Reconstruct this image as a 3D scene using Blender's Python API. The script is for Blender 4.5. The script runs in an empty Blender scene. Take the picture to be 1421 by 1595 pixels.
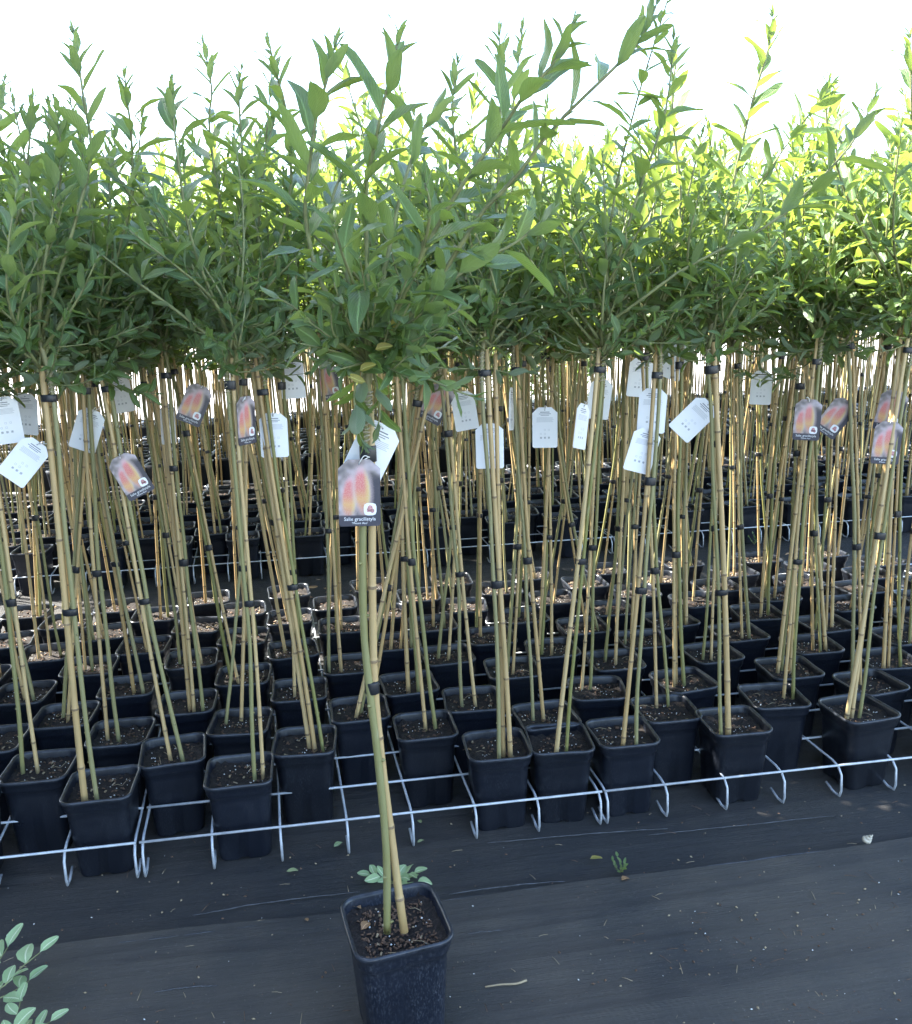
import bpy, math, random
import numpy as np
from mathutils import Vector, Matrix, Quaternion

R = math.radians
scene = bpy.context.scene
COL = scene.collection
rnd = random.Random(11)

# ------------------------------------------------------------------ camera
CAM_H, PITCH, ROLL, FPX = 1.079, R(13.41), R(-1.63), 1412.0     # photo pixels: 1421 x 1595
cp, sp_, cr, sr = math.cos(PITCH), math.sin(PITCH), math.cos(ROLL), math.sin(ROLL)
FWD = Vector((0, cp, -sp_)); UP0 = Vector((0, sp_, cp)); RT0 = Vector((1, 0, 0))
RT = cr*RT0 + sr*UP0; UP = -sr*RT0 + cr*UP0
cam_d = bpy.data.cameras.new('camera'); cam = bpy.data.objects.new('camera', cam_d); COL.objects.link(cam)
cam.matrix_world = Matrix(((RT.x, UP.x, -FWD.x, 0), (RT.y, UP.y, -FWD.y, 0), (RT.z, UP.z, -FWD.z, CAM_H), (0, 0, 0, 1)))
cam_d.sensor_fit = 'HORIZONTAL'; cam_d.sensor_width = 36; cam_d.lens = 36*FPX/1421
cam_d.clip_start = .02; cam_d.clip_end = 2000
scene.camera = cam
CO = Vector((0, 0, CAM_H))

def ray(px, py):
    return FWD + RT*((px-710.5)/FPX) - UP*((py-797.5)/FPX)
def at(px, py, z=0.0):                      # pixel -> point on a level plane
    d = ray(px, py); return CO + d*((z-CAM_H)/d.z)
def at_y(px, py, y):                        # pixel -> point at a known ground distance
    d = ray(px, py); return CO + d*(y/d.y)

# ------------------------------------------------------------------ sky and sun
SUN_EL = R(46); SUN_AZ = math.atan2(-.93, .36)       # from +Y, clockwise
SUN = Vector((math.sin(SUN_AZ)*math.cos(SUN_EL), math.cos(SUN_AZ)*math.cos(SUN_EL), math.sin(SUN_EL)))
world = bpy.data.worlds.new('World'); scene.world = world; world.use_nodes = True
wn = world.node_tree; bg = wn.nodes['Background']
sky = wn.nodes.new('ShaderNodeTexSky'); sky.sky_type = 'NISHITA'; sky.sun_disc = False
sky.sun_elevation = SUN_EL; sky.sun_rotation = SUN_AZ; sky.air_density = 1.0; sky.dust_density = 1.2; sky.ozone_density = 1.0
wn.links.new(sky.outputs[0], bg.inputs[0]); bg.inputs[1].default_value = .15
sun_d = bpy.data.lights.new('sun', 'SUN'); sun_d.energy = 5.0; sun_d.angle = R(.53); sun_d.color = (1, .95, .86)
sun = bpy.data.objects.new('sun', sun_d); COL.objects.link(sun)
sun.rotation_euler = (-SUN).to_track_quat('-Z', 'Y').to_euler(); sun.location = SUN*20
vs = scene.view_settings; vs.view_transform = 'Standard'; vs.look = 'None'; vs.gamma = 1; vs.exposure = 2.7
vs.use_curve_mapping = False
scene.cycles.max_bounces = 8; scene.cycles.transmission_bounces = 6; scene.cycles.diffuse_bounces = 3

# ------------------------------------------------------------------ materials
def mat(name):
    m = bpy.data.materials.new(name); m.use_nodes = True
    nt = m.node_tree; return m, nt, nt.nodes['Principled BSDF']
def nd(nt, t, **kw):
    n = nt.nodes.new(t)
    for k, v in kw.items():
        if k.startswith('i_'):
            key = k[2:]; n.inputs[int(key) if key.isdigit() else key].default_value = v
        else: setattr(n, k, v)
    return n
def ramp(nt, src, stops):
    r = nt.nodes.new('ShaderNodeValToRGB'); e = r.color_ramp.elements
    while len(e) < len(stops): e.new(.5)
    for el, (p, c) in zip(e, stops): el.position = p; el.color = (*c, 1) if len(c) == 3 else c
    nt.links.new(src, r.inputs[0]); return r.outputs[0]
def mixc(nt, fac, a, b, typ='MIX'):
    m = nt.nodes.new('ShaderNodeMix'); m.data_type = 'RGBA'; m.blend_type = typ
    for sock, v in ((m.inputs[0], fac), (m.inputs[6], a), (m.inputs[7], b)):
        if hasattr(v, 'links'): nt.links.new(v, sock)
        elif isinstance(v, (int, float)): sock.default_value = v
        else: sock.default_value = (*v, 1)
    return m.outputs[2]
def coords(nt, scale=(1, 1, 1), kind='Object'):
    tc = nt.nodes.new('ShaderNodeTexCoord'); mp = nt.nodes.new('ShaderNodeMapping')
    mp.inputs['Scale'].default_value = scale; nt.links.new(tc.outputs[kind], mp.inputs[0]); return mp.outputs[0]
def noise(nt, vec, scale, detail=4, rough=.55):
    n = nd(nt, 'ShaderNodeTexNoise', i_Scale=scale, i_Detail=detail, i_Roughness=rough)
    nt.links.new(vec, n.inputs['Vector']); return n.outputs[0]
def bump(nt, bs, h, strength=.3, dist=.002):
    b = nd(nt, 'ShaderNodeBump', i_Strength=strength, i_Distance=dist); nt.links.new(h, b.inputs['Height']); nt.links.new(b.outputs[0], bs.inputs['Normal'])
def rand(nt):
    return nt.nodes.new('ShaderNodeObjectInfo').outputs['Random']
def simple(name, c, rough=.6, var=.25, scale=60, metal=0, spec=.5):
    m, nt, bs = mat(name); v = coords(nt); n = noise(nt, v, scale)
    col = ramp(nt, n, [(.3, tuple(x*(1-var) for x in c)), (.7, tuple(min(1, x*(1+var)) for x in c))])
    nt.links.new(col, bs.inputs['Base Color']); bs.inputs['Roughness'].default_value = rough
    bs.inputs['Metallic'].default_value = metal; bs.inputs['Specular IOR Level'].default_value = spec
    bump(nt, bs, n, .2, .001); return m

def leaf_mat(name, c0, c1, under, trans, tf=.42):
    m, nt, bs = mat(name); L = nt.links
    at_ = nd(nt, 'ShaderNodeAttribute', attribute_name='tint')
    add = nd(nt, 'ShaderNodeMath', operation='ADD'); L.new(rand(nt), add.inputs[0]); L.new(at_.outputs['Fac'], add.inputs[1])
    fr = nd(nt, 'ShaderNodeMath', operation='FRACT'); L.new(add.outputs[0], fr.inputs[0])
    col = mixc(nt, fr.outputs[0], c0, c1)
    uv = nd(nt, 'ShaderNodeUVMap'); sx = nd(nt, 'ShaderNodeSeparateXYZ'); L.new(uv.outputs[0], sx.inputs[0])
    a = nd(nt, 'ShaderNodeMath', operation='SUBTRACT', i_1=.5); L.new(sx.outputs[0], a.inputs[0])
    ab = nd(nt, 'ShaderNodeMath', operation='ABSOLUTE'); L.new(a.outputs[0], ab.inputs[0])
    rib = nd(nt, 'ShaderNodeMapRange', i_1=.07, i_2=.02, i_3=0., i_4=.7); L.new(ab.outputs[0], rib.inputs[0])
    # side veins: v + |u| waves
    vv = nd(nt, 'ShaderNodeMath', operation='MULTIPLY_ADD', i_1=.7); L.new(ab.outputs[0], vv.inputs[0])
    neg = nd(nt, 'ShaderNodeMath', operation='MULTIPLY', i_1=-1.); L.new(sx.outputs[1], neg.inputs[0]); L.new(neg.outputs[0], vv.inputs[2])
    sn = nd(nt, 'ShaderNodeMath', operation='MULTIPLY', i_1=75.); L.new(vv.outputs[0], sn.inputs[0])
    si = nd(nt, 'ShaderNodeMath', operation='SINE'); L.new(sn.outputs[0], si.inputs[0])
    v = coords(nt, kind='Object'); n = noise(nt, v, 35, 3)
    col = mixc(nt, .35, col, ramp(nt, n, [(.3, tuple(x*.6 for x in c0)), (.75, c1)]))
    top = mixc(nt, rib.outputs[0], col, tuple(min(1, x*2.2+.03) for x in c1))
    geo = nt.nodes.new('ShaderNodeNewGeometry')
    un = mixc(nt, rib.outputs[0], under, tuple(min(1, x*1.25) for x in under))
    fin = mixc(nt, geo.outputs['Backfacing'], top, un)
    L.new(fin, bs.inputs['Base Color']); bs.inputs['Roughness'].default_value = .34; bs.inputs['Specular IOR Level'].default_value = .62
    bump(nt, bs, si.outputs[0], .4, .0008)
    tr = nt.nodes.new('ShaderNodeBsdfTranslucent'); tcol = mixc(nt, fr.outputs[0], trans, tuple(min(1, x*1.25) for x in trans)); L.new(tcol, tr.inputs[0])
    mx = nd(nt, 'ShaderNodeMixShader', i_0=tf); L.new(bs.outputs[0], mx.inputs[1]); L.new(tr.outputs[0], mx.inputs[2])
    L.new(mx.outputs[0], nt.nodes['Material Output'].inputs[0]); return m

M = {}
M['leaf'] = leaf_mat('willow_leaf', (.080, .148, .058), (.135, .215, .072), (.21, .275, .18), (.28, .375, .05), .40)
M['leaf_yellow'] = leaf_mat('yellow_leaf', (.42, .36, .08), (.5, .43, .12), (.6, .5, .15), (.5, .4, .05))
M['leaf_pale'] = leaf_mat('pale_leaf', (.33, .48, .22), (.44, .58, .29), (.46, .57, .36), (.35, .45, .15), .25)
M['leaf_fallen'] = leaf_mat('fallen_leaf', (.35, .42, .18), (.45, .5, .25), (.4, .45, .25), (.3, .3, .1), .2)
M['leaf_brown'] = leaf_mat('brown_leaf', (.3, .16, .07), (.42, .26, .13), (.4, .27, .16), (.2, .1, .04), .15)
M['perlite'] = simple('perlite', (.75, .75, .72), .8, .1)
M['bark'] = simple('bark_chip', (.13, .075, .045), .8, .5, 90)
M['straw'] = simple('straw', (.36, .28, .17), .7, .2)
M['tape'] = simple('black_tape', (.012, .013, .016), .38, .2, 40)
M['twine'] = simple('pale_twine', (.42, .36, .26), .8, .25, 200)
M['twig'] = simple('green_twig', (.2, .21, .085), .55, .35, 40)
M['cardwhite'] = simple('white_card', (.86, .86, .86), .45, .02, 20)
M['ink'] = simple('grey_ink', (.2, .21, .23), .6, .1)
M['inkpale'] = simple('pale_ink', (.58, .59, .6), .6, .05)
M['slate'] = simple('slate_print', (.03, .032, .043), .4, .1)
M['white_print'] = simple('white_print', (.85, .85, .85), .5, .02)
M['pink_print'] = simple('pink_print', (.6, .3, .3), .5, .5, 600)
M['tie'] = simple('white_tie', (.75, .74, .7), .5, .05)
M['shell'] = simple('shell', (.62, .55, .42), .5, .2, 80)

def pot_mat(name, dcol, dlo, dhi, k=1.):
    m, nt, bs = mat(name); v = coords(nt)
    n1 = noise(nt, v, 14, 5, .6); n2 = noise(nt, coords(nt, (1, 1, .35)), 480, 3, .6); n3 = noise(nt, coords(nt, (1, 1, .25)), 26, 5, .65)
    base = ramp(nt, n1, [(.3, (.0058*k, .0080*k, .0145*k)), (.75, (.0115*k, .0150*k, .0255*k))])
    base = mixc(nt, rand(nt), base, (.0075*k, .0090*k, .0135*k))
    dust = nd(nt, 'ShaderNodeMath', operation='MULTIPLY')
    nt.links.new(ramp(nt, n2, [(.5, (0, 0, 0)), (.7, (1, 1, 1))]), dust.inputs[0]); nt.links.new(ramp(nt, n3, [(.38, (dlo,)*3), (.68, (dhi,)*3)]), dust.inputs[1])
    nt.links.new(mixc(nt, dust.outputs[0], base, dcol), bs.inputs['Base Color'])
    nt.links.new(ramp(nt, n1, [(.3, (.27,)*3), (.7, (.45,)*3)]), bs.inputs['Roughness']); bump(nt, bs, n3, .2, .0012); return m
M['pot'] = pot_mat('pot_plastic', (.05, .056, .066), .0, .55); M['potfront'] = pot_mat('dusty_pot_plastic', (.085, .095, .115), .1, .8, 1.25)
M['rim'] = simple('pot_rim_sky_sheen', (.024, .028, .037), .28, .5, 70)  # paler rim colour paints in the grazing reflection of the sky

m, nt, bs = mat('potting_soil'); v = coords(nt); M['soil'] = m
n1 = noise(nt, v, 210, 6, .75)
nt.links.new(ramp(nt, n1, [(.32, (.004, .003, .0028)), (.52, (.018, .013, .0105)), (.72, (.07, .052, .042))]), bs.inputs['Base Color'])
bs.inputs['Roughness'].default_value = .9; bump(nt, bs, n1, .9, .004)

m, nt, bs = mat('bamboo_cane'); M['cane'] = m
v = coords(nt, (1, 1, .09)); n1 = noise(nt, v, 160, 4); n2 = noise(nt, coords(nt), 9, 4)
c = mixc(nt, rand(nt), (.44, .29, .12), (.56, .41, .20))
c = mixc(nt, ramp(nt, n1, [(.35, (0, 0, 0)), (.7, (.45,)*3)]), c, (.27, .19, .095))
c = mixc(nt, ramp(nt, n2, [(.5, (0, 0, 0)), (.72, (.35,)*3)]), c, (.34, .32, .13))
nt.links.new(c, bs.inputs['Base Color']); bs.inputs['Roughness'].default_value = .45; bump(nt, bs, n1, .25, .0008)
M['node'] = simple('cane_node', (.22, .15, .08), .6, .4, 120)

m, nt, bs = mat('willow_bark'); M['trunk'] = m
v = coords(nt, (1, 1, .2)); n1 = noise(nt, v, 120, 4); n2 = noise(nt, coords(nt), 14, 4)
c = mixc(nt, rand(nt), (.19, .185, .05), (.27, .24, .12))
c = mixc(nt, ramp(nt, n2, [(.4, (0, 0, 0)), (.7, (.6,)*3)]), c, (.24, .235, .11))
c = mixc(nt, ramp(nt, n1, [(.62, (0, 0, 0)), (.75, (.5,)*3)]), c, (.32, .3, .2))
nt.links.new(c, bs.inputs['Base Color']); bs.inputs['Roughness'].default_value = .5; bump(nt, bs, n1, .3, .001)

m, nt, bs = mat('galvanised_wire'); M['wire'] = m
n1 = noise(nt, coords(nt), 50, 3)
nt.links.new(ramp(nt, n1, [(.3, (.42, .45, .48)), (.7, (.62, .65, .68))]), bs.inputs['Base Color']); bs.inputs['Roughness'].default_value = .45; bs.inputs['Metallic'].default_value = .25

def fabric(name, k, thr=.45):
    m, nt, bs = mat(name); L = nt.links
    v = coords(nt); vr = nd(nt, 'ShaderNodeVectorRotate', i_Angle=R(-9)); L.new(v, vr.inputs['Vector']); rv = vr.outputs[0]
    def sc(s):
        mp = nt.nodes.new('ShaderNodeMapping'); mp.inputs['Scale'].default_value = s; L.new(rv, mp.inputs[0]); return mp.outputs[0]
    streak = noise(nt, sc((.5, 9, 1)), 5, 6, .65); fine = noise(nt, sc((6, 60, 1)), 6, 3); blot = noise(nt, v, 2.3, 6, .6); grit = noise(nt, v, 240, 3, .6)
    base = ramp(nt, streak, [(.3, (.0105*k, .0107*k, .0115*k)), (.7, (.029*k, .0285*k, .028*k))])
    base = mixc(nt, ramp(nt, blot, [(thr, (0, 0, 0)), (thr+.27, (.8,)*3)]), base, (.068*k, .057*k, .044*k))
    base = mixc(nt, ramp(nt, grit, [(.62, (0, 0, 0)), (.74, (.5,)*3)]), base, (.13*k, .12*k, .105*k))
    L.new(base, bs.inputs['Base Color']); L.new(ramp(nt, streak, [(.3, (.42,)*3), (.75, (.68,)*3)]), bs.inputs['Roughness'])
    wv = nd(nt, 'ShaderNodeTexWave', wave_type='BANDS', bands_direction='Y', i_Scale=170, i_Distortion=.6); L.new(rv, wv.inputs[0])
    a = nd(nt, 'ShaderNodeMath', operation='MULTIPLY_ADD', i_1=.16); L.new(wv.outputs[1], a.inputs[0]); L.new(streak, a.inputs[2])
    b = nd(nt, 'ShaderNodeMath', operation='MULTIPLY_ADD', i_1=.25); L.new(fine, b.inputs[0]); L.new(a.outputs[0], b.inputs[2])
    bump(nt, bs, b.outputs[0], .7, .009); return m
M['fabric'] = fabric('ground_fabric', 1.0); M['fabric2'] = fabric('dusty_ground_fabric', 1.3, .36)
M['yard'] = simple('pale_concrete', (.52, .5, .46), .85, .15, 3)
M['cladding'] = simple('grey_cladding', (.3, .31, .32), .6, .1, 2)

# ------------------------------------------------------------------ mesh helpers
class MB:
    def __init__(s): s.v = []; s.f = []; s.m = []; s.n = 0
    def add(s, v, f, m=0):
        s.v.append(np.asarray(v, float)); s.f += [[i+s.n for i in q] for q in f]; s.m += [m]*len(f); s.n += len(v)
    def mesh(s, name, mats, smooth=True):
        me = bpy.data.meshes.new(name)
        me.from_pydata(np.concatenate(s.v).tolist() if s.v else [], [], s.f)
        for mm in mats: me.materials.append(M[mm])
        if len(mats) > 1: me.polygons.foreach_set('material_index', s.m)
        if smooth: me.polygons.foreach_set('use_smooth', [True]*len(me.polygons))
        me.update(); return me
def frames(P):
    P = np.asarray(P, float); T = np.gradient(P, axis=0); T /= np.linalg.norm(T, axis=1)[:, None]+1e-12
    up = np.array([1., 0, 0]) if abs(T[0][0]) < .8 else np.array([0, 1., 0])
    U = []; u = up - T[0]*(up@T[0]); u /= np.linalg.norm(u)
    for t in T:
        u = u - t*(u@t); u /= np.linalg.norm(u)+1e-12; U.append(u)
    U = np.array(U); return T, U, np.cross(T, U)
def tube(P, rad, k=8, cap=True):
    P = np.asarray(P, float); n = len(P); rad = np.broadcast_to(rad, (n,))
    T, U, W = frames(P); an = np.arange(k)*2*math.pi/k
    v = (P[:, None] + rad[:, None, None]*(np.cos(an)[None, :, None]*U[:, None] + np.sin(an)[None, :, None]*W[:, None])).reshape(-1, 3)
    f = [[i*k+j, i*k+(j+1) % k, (i+1)*k+(j+1) % k, (i+1)*k+j] for i in range(n-1) for j in range(k)]
    if cap: f += [list(range(k))[::-1], [(n-1)*k+j for j in range(k)]]
    return v, f
def smooth_path(P, n):
    P = [np.asarray(p, float) for p in P]
    if len(P) == 2: return np.array([P[0]+(P[1]-P[0])*t for t in np.linspace(0, 1, n)])
    Q = [2*P[0]-P[1]]+P+[2*P[-1]-P[-2]]; out = []
    for t in np.linspace(0, len(P)-1, n):
        i = min(int(t), len(P)-2); u = t-i; a, b, c, d = Q[i:i+4]
        out.append(.5*((2*b)+(c-a)*u+(2*a-5*b+4*c-d)*u*u+(3*b-a-3*c+d)*u**3))
    return np.array(out)
def obj(name, me, parent=None, loc=None, rot=None, basis=None):
    o = bpy.data.objects.new(name, me); COL.objects.link(o)
    if parent: o.parent = parent
    if basis is not None: o.matrix_basis = basis
    if loc is not None: o.location = loc
    if rot is not None: o.rotation_euler = rot
    return o
def tag(o, label, cat, group=None):
    o['label'] = label; o['category'] = cat
    if group: o['group'] = group
    return o
def struct(o): o['kind'] = 'structure'; return o
def stuff(o): o['kind'] = 'stuff'; return o

# ------------------------------------------------------------------ ground
def sheet(name, x0, x1, y0, y1, step, z, matn, seed, amp=.003, ang=R(9)):
    nx = int((x1-x0)/step)+1; ny = int((y1-y0)/step)+1
    ys_ = np.r_[np.linspace(y0, .9, 30, endpoint=False), np.linspace(.9, 2.0, 160, endpoint=False), np.linspace(2.0, y1, 120)]; ny = len(ys_)
    X, Y = np.meshgrid(np.linspace(x0, x1, nx), ys_)
    rs = np.random.RandomState(seed); Z = np.zeros_like(X)
    xr = X*math.cos(ang)+Y*math.sin(ang); yr = -X*math.sin(ang)+Y*math.cos(ang)
    for _ in range(16):
        fy = rs.uniform(4, 26); fx = rs.uniform(.1, 1.6); Z += np.sin(yr*fy+xr*fx*rs.choice([-1, 1])+rs.uniform(0, 7))*rs.uniform(.3, 1)/(1+fy*.12)
    Z = (Z/np.abs(Z).max()-1)*amp
    for _ in range(60):
        y_c = rs.uniform(.95, 2.0); x_c = rs.uniform(-1.6, 1.8); ln = rs.uniform(.15, .6); w_ = rs.uniform(.004, .011); sl = rs.normal(0, .05)
        Z += rs.uniform(.001, .0035)*np.exp(-((yr-y_c-sl*(xr-x_c))/w_)**2)*np.exp(-((xr-x_c)/ln)**2)
    return X, Y, Z+z, nx, ny
def grid_mesh(name, X, Y, Z, nx, ny, matn):
    v = np.c_[X.ravel(), Y.ravel(), Z.ravel()]
    f = [[j*nx+i, j*nx+i+1, (j+1)*nx+i+1, (j+1)*nx+i] for j in range(ny-1) for i in range(nx-1)]
    b = MB(); b.add(v, f); return b.mesh(name, [matn])
b = MB(); b.add([(-400, -400, -.012), (400, -400, -.012), (400, 400, -.012), (-400, 400, -.012)], [[0, 1, 2, 3]])
struct(obj('ground', b.mesh('ground', ['yard'])))
X, Y, Z, nx, ny = sheet('f', -8, 8, -2, 8.5, .05, 0, 'fabric', 3)
struct(obj('weed_fabric', grid_mesh('weed_fabric', X, Y, Z, nx, ny, 'fabric')))
# nearer strip lapped over the first one, its edge follows the seam seen in front of the trays
A = at(60, 1484); B = at(1421, 1311); sd = (B-A); sd.z = 0; sd.normalize(); sn_ = Vector((-sd.y, sd.x, 0))
ns, nv = 220, 150
wr = [(random.Random(k).uniform(-1.2, 2.6), random.Random(k+50).uniform(.03, .6), random.Random(k+99).uniform(.12, .5), random.Random(k+150).uniform(.005, .012), random.Random(k+200).gauss(0, .06)) for k in range(34)]
sv = []
rs = np.random.RandomState(5); ph = rs.uniform(0, 7, 8)
for j in range(nv):
    for i in range(ns):
        s = -2.6+5.6*i/(ns-1); w = (j/(nv-1))**1.35*2.4
        wob = .006*math.sin(s*3.1+ph[0])+.004*math.sin(s*8.3+ph[1])
        p = A + sd*s - sn_*(w-wob*max(0, 1-w*4))
        edge = math.exp(-w/.025)
        z = .0045+.0035*edge*(.6+.4*math.sin(s*5+ph[2])) + .0022*math.sin(w*22+s*.8+ph[3])*min(1, w*5) + .0015*math.sin(w*47+s*2.1+ph[4])*min(1, w*5)
        for s0, w0_, ln, wd, sl in wr: z += .0026*math.exp(-((w-w0_-sl*(s-s0))/wd)**2-((s-s0)/ln)**2)
        sv.append((p.x, p.y, max(z, .002)))
sf = [[j*ns+i, (j+1)*ns+i, (j+1)*ns+i+1, j*ns+i+1] for j in range(nv-1) for i in range(ns-1)]
b = MB(); b.add(sv, sf); struct(obj('lapped_fabric_strip', b.mesh('lapped_fabric_strip', ['fabric2'])))

strip = bpy.data.objects['lapped_fabric_strip']
def crease(pts, rad, matn):
    P = smooth_path([tuple(at(x, y, .0052)) for x, y in pts], 60); rs = np.random.RandomState(int(pts[0][0]+pts[0][1])); k = np.cumsum(rs.normal(0, .0004, 60)); P[:, 1] += k-np.linspace(k[0], k[-1], 60)
    e = np.sin(np.linspace(0, math.pi, 60))**.5; P[:, 2] += .0012*e-.0015; b = MB(); b.add(*tube(P, rad*(.35+.65*e)*(1+.25*np.sin(np.arange(60)*.9)), 6)); obj('crease', b.mesh('crease', [matn]), strip)
M['selvedge'] = simple('pale_crease', (.07, .073, .08), .5, .5, 90)  # paler than the fabric, used along the seam and creases
for pts, rad in (([(40, 1487), (250, 1462), (540, 1424)], .0015), ([(690, 1402), (1000, 1364), (1230, 1333), (1430, 1311)], .0017), ([(300, 1425), (420, 1405), (560, 1388)], .0011), ([(700, 1392), (780, 1382), (880, 1372)], .0011), ([(760, 1312), (900, 1300), (1040, 1290)], .0010), ([(700, 1458), (760, 1450), (830, 1444)], .0009), ([(240, 1545), (290, 1538), (340, 1534)], .0010), ([(1010, 1300), (1160, 1284), (1300, 1270)], .0009)): crease(pts, rad, 'selvedge')

# ------------------------------------------------------------------ leaf template
def leaf_template(seed, wmax, curv, fold, wave):
    ts = [.07, .22, .42, .62, .82, .955]; r = random.Random(seed); v = []; uv = []
    def z(t): return .10*t - curv*t*t
    v.append((0, 0, 0)); uv.append((.5, 0))
    for t in ts:
        w = wmax*(math.sin(math.pi*min(1, t**.92))**.62)*.5
        if t < .1: w = wmax*.09
        side = math.sin(t*5+seed)*wave*.05
        wl = math.sin(t*9+seed*1.7)*wave*.035; wr = math.sin(t*8+seed*2.9+1)*wave*.035
        v += [(side-w, t, z(t)+fold*w+wl), (side, t, z(t)), (side+w, t, z(t)+fold*w+wr)]
        uv += [(0, t), (.5, t), (1, t)]
    v.append((math.sin(5+seed)*wave*.05, 1, z(1.))); uv.append((.5, 1))
    f = [[0, 2, 1], [0, 3, 2]]
    for i in range(len(ts)-1):
        a = 1+3*i; f += [[a, a+1, a+4, a+3], [a+1, a+2, a+5, a+4]]
    a = 1+3*(len(ts)-1); e = len(v)-1; f += [[a, a+1, e], [a+1, a+2, e]]
    return np.array(v), f, np.array(uv)
LEAVES = [leaf_template(i, w, c, fo, wa) for i, (w, c, fo, wa) in enumerate([(.30, .10, .35, .5), (.27, .28, .3, .8), (.32, .18, .55, .6), (.28, .42, .25, 1.), (.30, .02, .45, .9), (.26, .25, .7, .5), (.40, .15, .4, .7), (.44, .05, .5, .8)])]
ROUND = [leaf_template(20+i, w, c, fo, wa) for i, (w, c, fo, wa) in enumerate([(.52, .12, .3, .6), (.6, .25, .4, .8), (.45, .05, .5, .8)])]
def leaf_object_mesh(name, T, matn):
    v, f, uv = T; b = MB(); b.add(v, f); me = b.mesh(name, [matn]); u = me.uv_layers.new(name='UVMap')
    u.data.foreach_set('uv', np.array([uv[l.vertex_index] for l in me.loops]).ravel()); return me
LEAF_ME = [leaf_object_mesh('leaf', T, 'leaf') for T in LEAVES]
LEAF_YEL = leaf_object_mesh('yellow_leaf', ROUND[2], 'leaf_yellow')
PALE_ME = [leaf_object_mesh('pale_leaf', T, 'leaf_pale') for T in ROUND]
def foliage_mesh(name, mats, idx, matn='leaf', lowpoly=False, templ=LEAVES, seed=0):
    """joined leaves: mats = list of 4x4 numpy"""
    V = []; F = []; UV = []; TI = []; n = 0; rs = np.random.RandomState(seed)
    for Mx, k in zip(mats, idx):
        v, f, uv = templ[k % len(templ)]
        if lowpoly:
            sel = [0, 4, 6, 10, 12, 19]; v = v[sel]; uv = uv[sel]; f = [[0, 2, 1], [1, 2, 4, 3], [3, 4, 5]]
        V.append(v@Mx[:3, :3].T+Mx[:3, 3]); F += [[i+n for i in q] for q in f]; UV.append(uv); TI.append(np.full(len(v), rs.rand())); n += len(v)
    me = bpy.data.meshes.new(name)
    if not V: return me
    V = np.concatenate(V); UV = np.concatenate(UV); TI = np.concatenate(TI)
    me.from_pydata(V.tolist(), [], F); me.materials.append(M[matn]); me.polygons.foreach_set('use_smooth', [True]*len(F))
    li = np.empty(len(me.loops), np.int32); me.loops.foreach_get('vertex_index', li)
    u = me.uv_layers.new(name='UVMap'); u.data.foreach_set('uv', UV[li].ravel().astype(np.float32))
    at2 = me.attributes.new('tint', 'FLOAT', 'POINT'); at2.data.foreach_set('value', TI.astype(np.float32))
    return me

def leaf_matrix(p, d, up, L, wide=1.0):
    d = d/np.linalg.norm(d); x = np.cross(d, up); nx_ = np.linalg.norm(x)
    x = x/nx_ if nx_ > 1e-6 else np.array([1., 0, 0]); z = np.cross(x, d)
    m = np.eye(4); m[:3, 0] = x*L*wide; m[:3, 1] = d*L; m[:3, 2] = z*L; m[:3, 3] = p; return m

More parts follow.
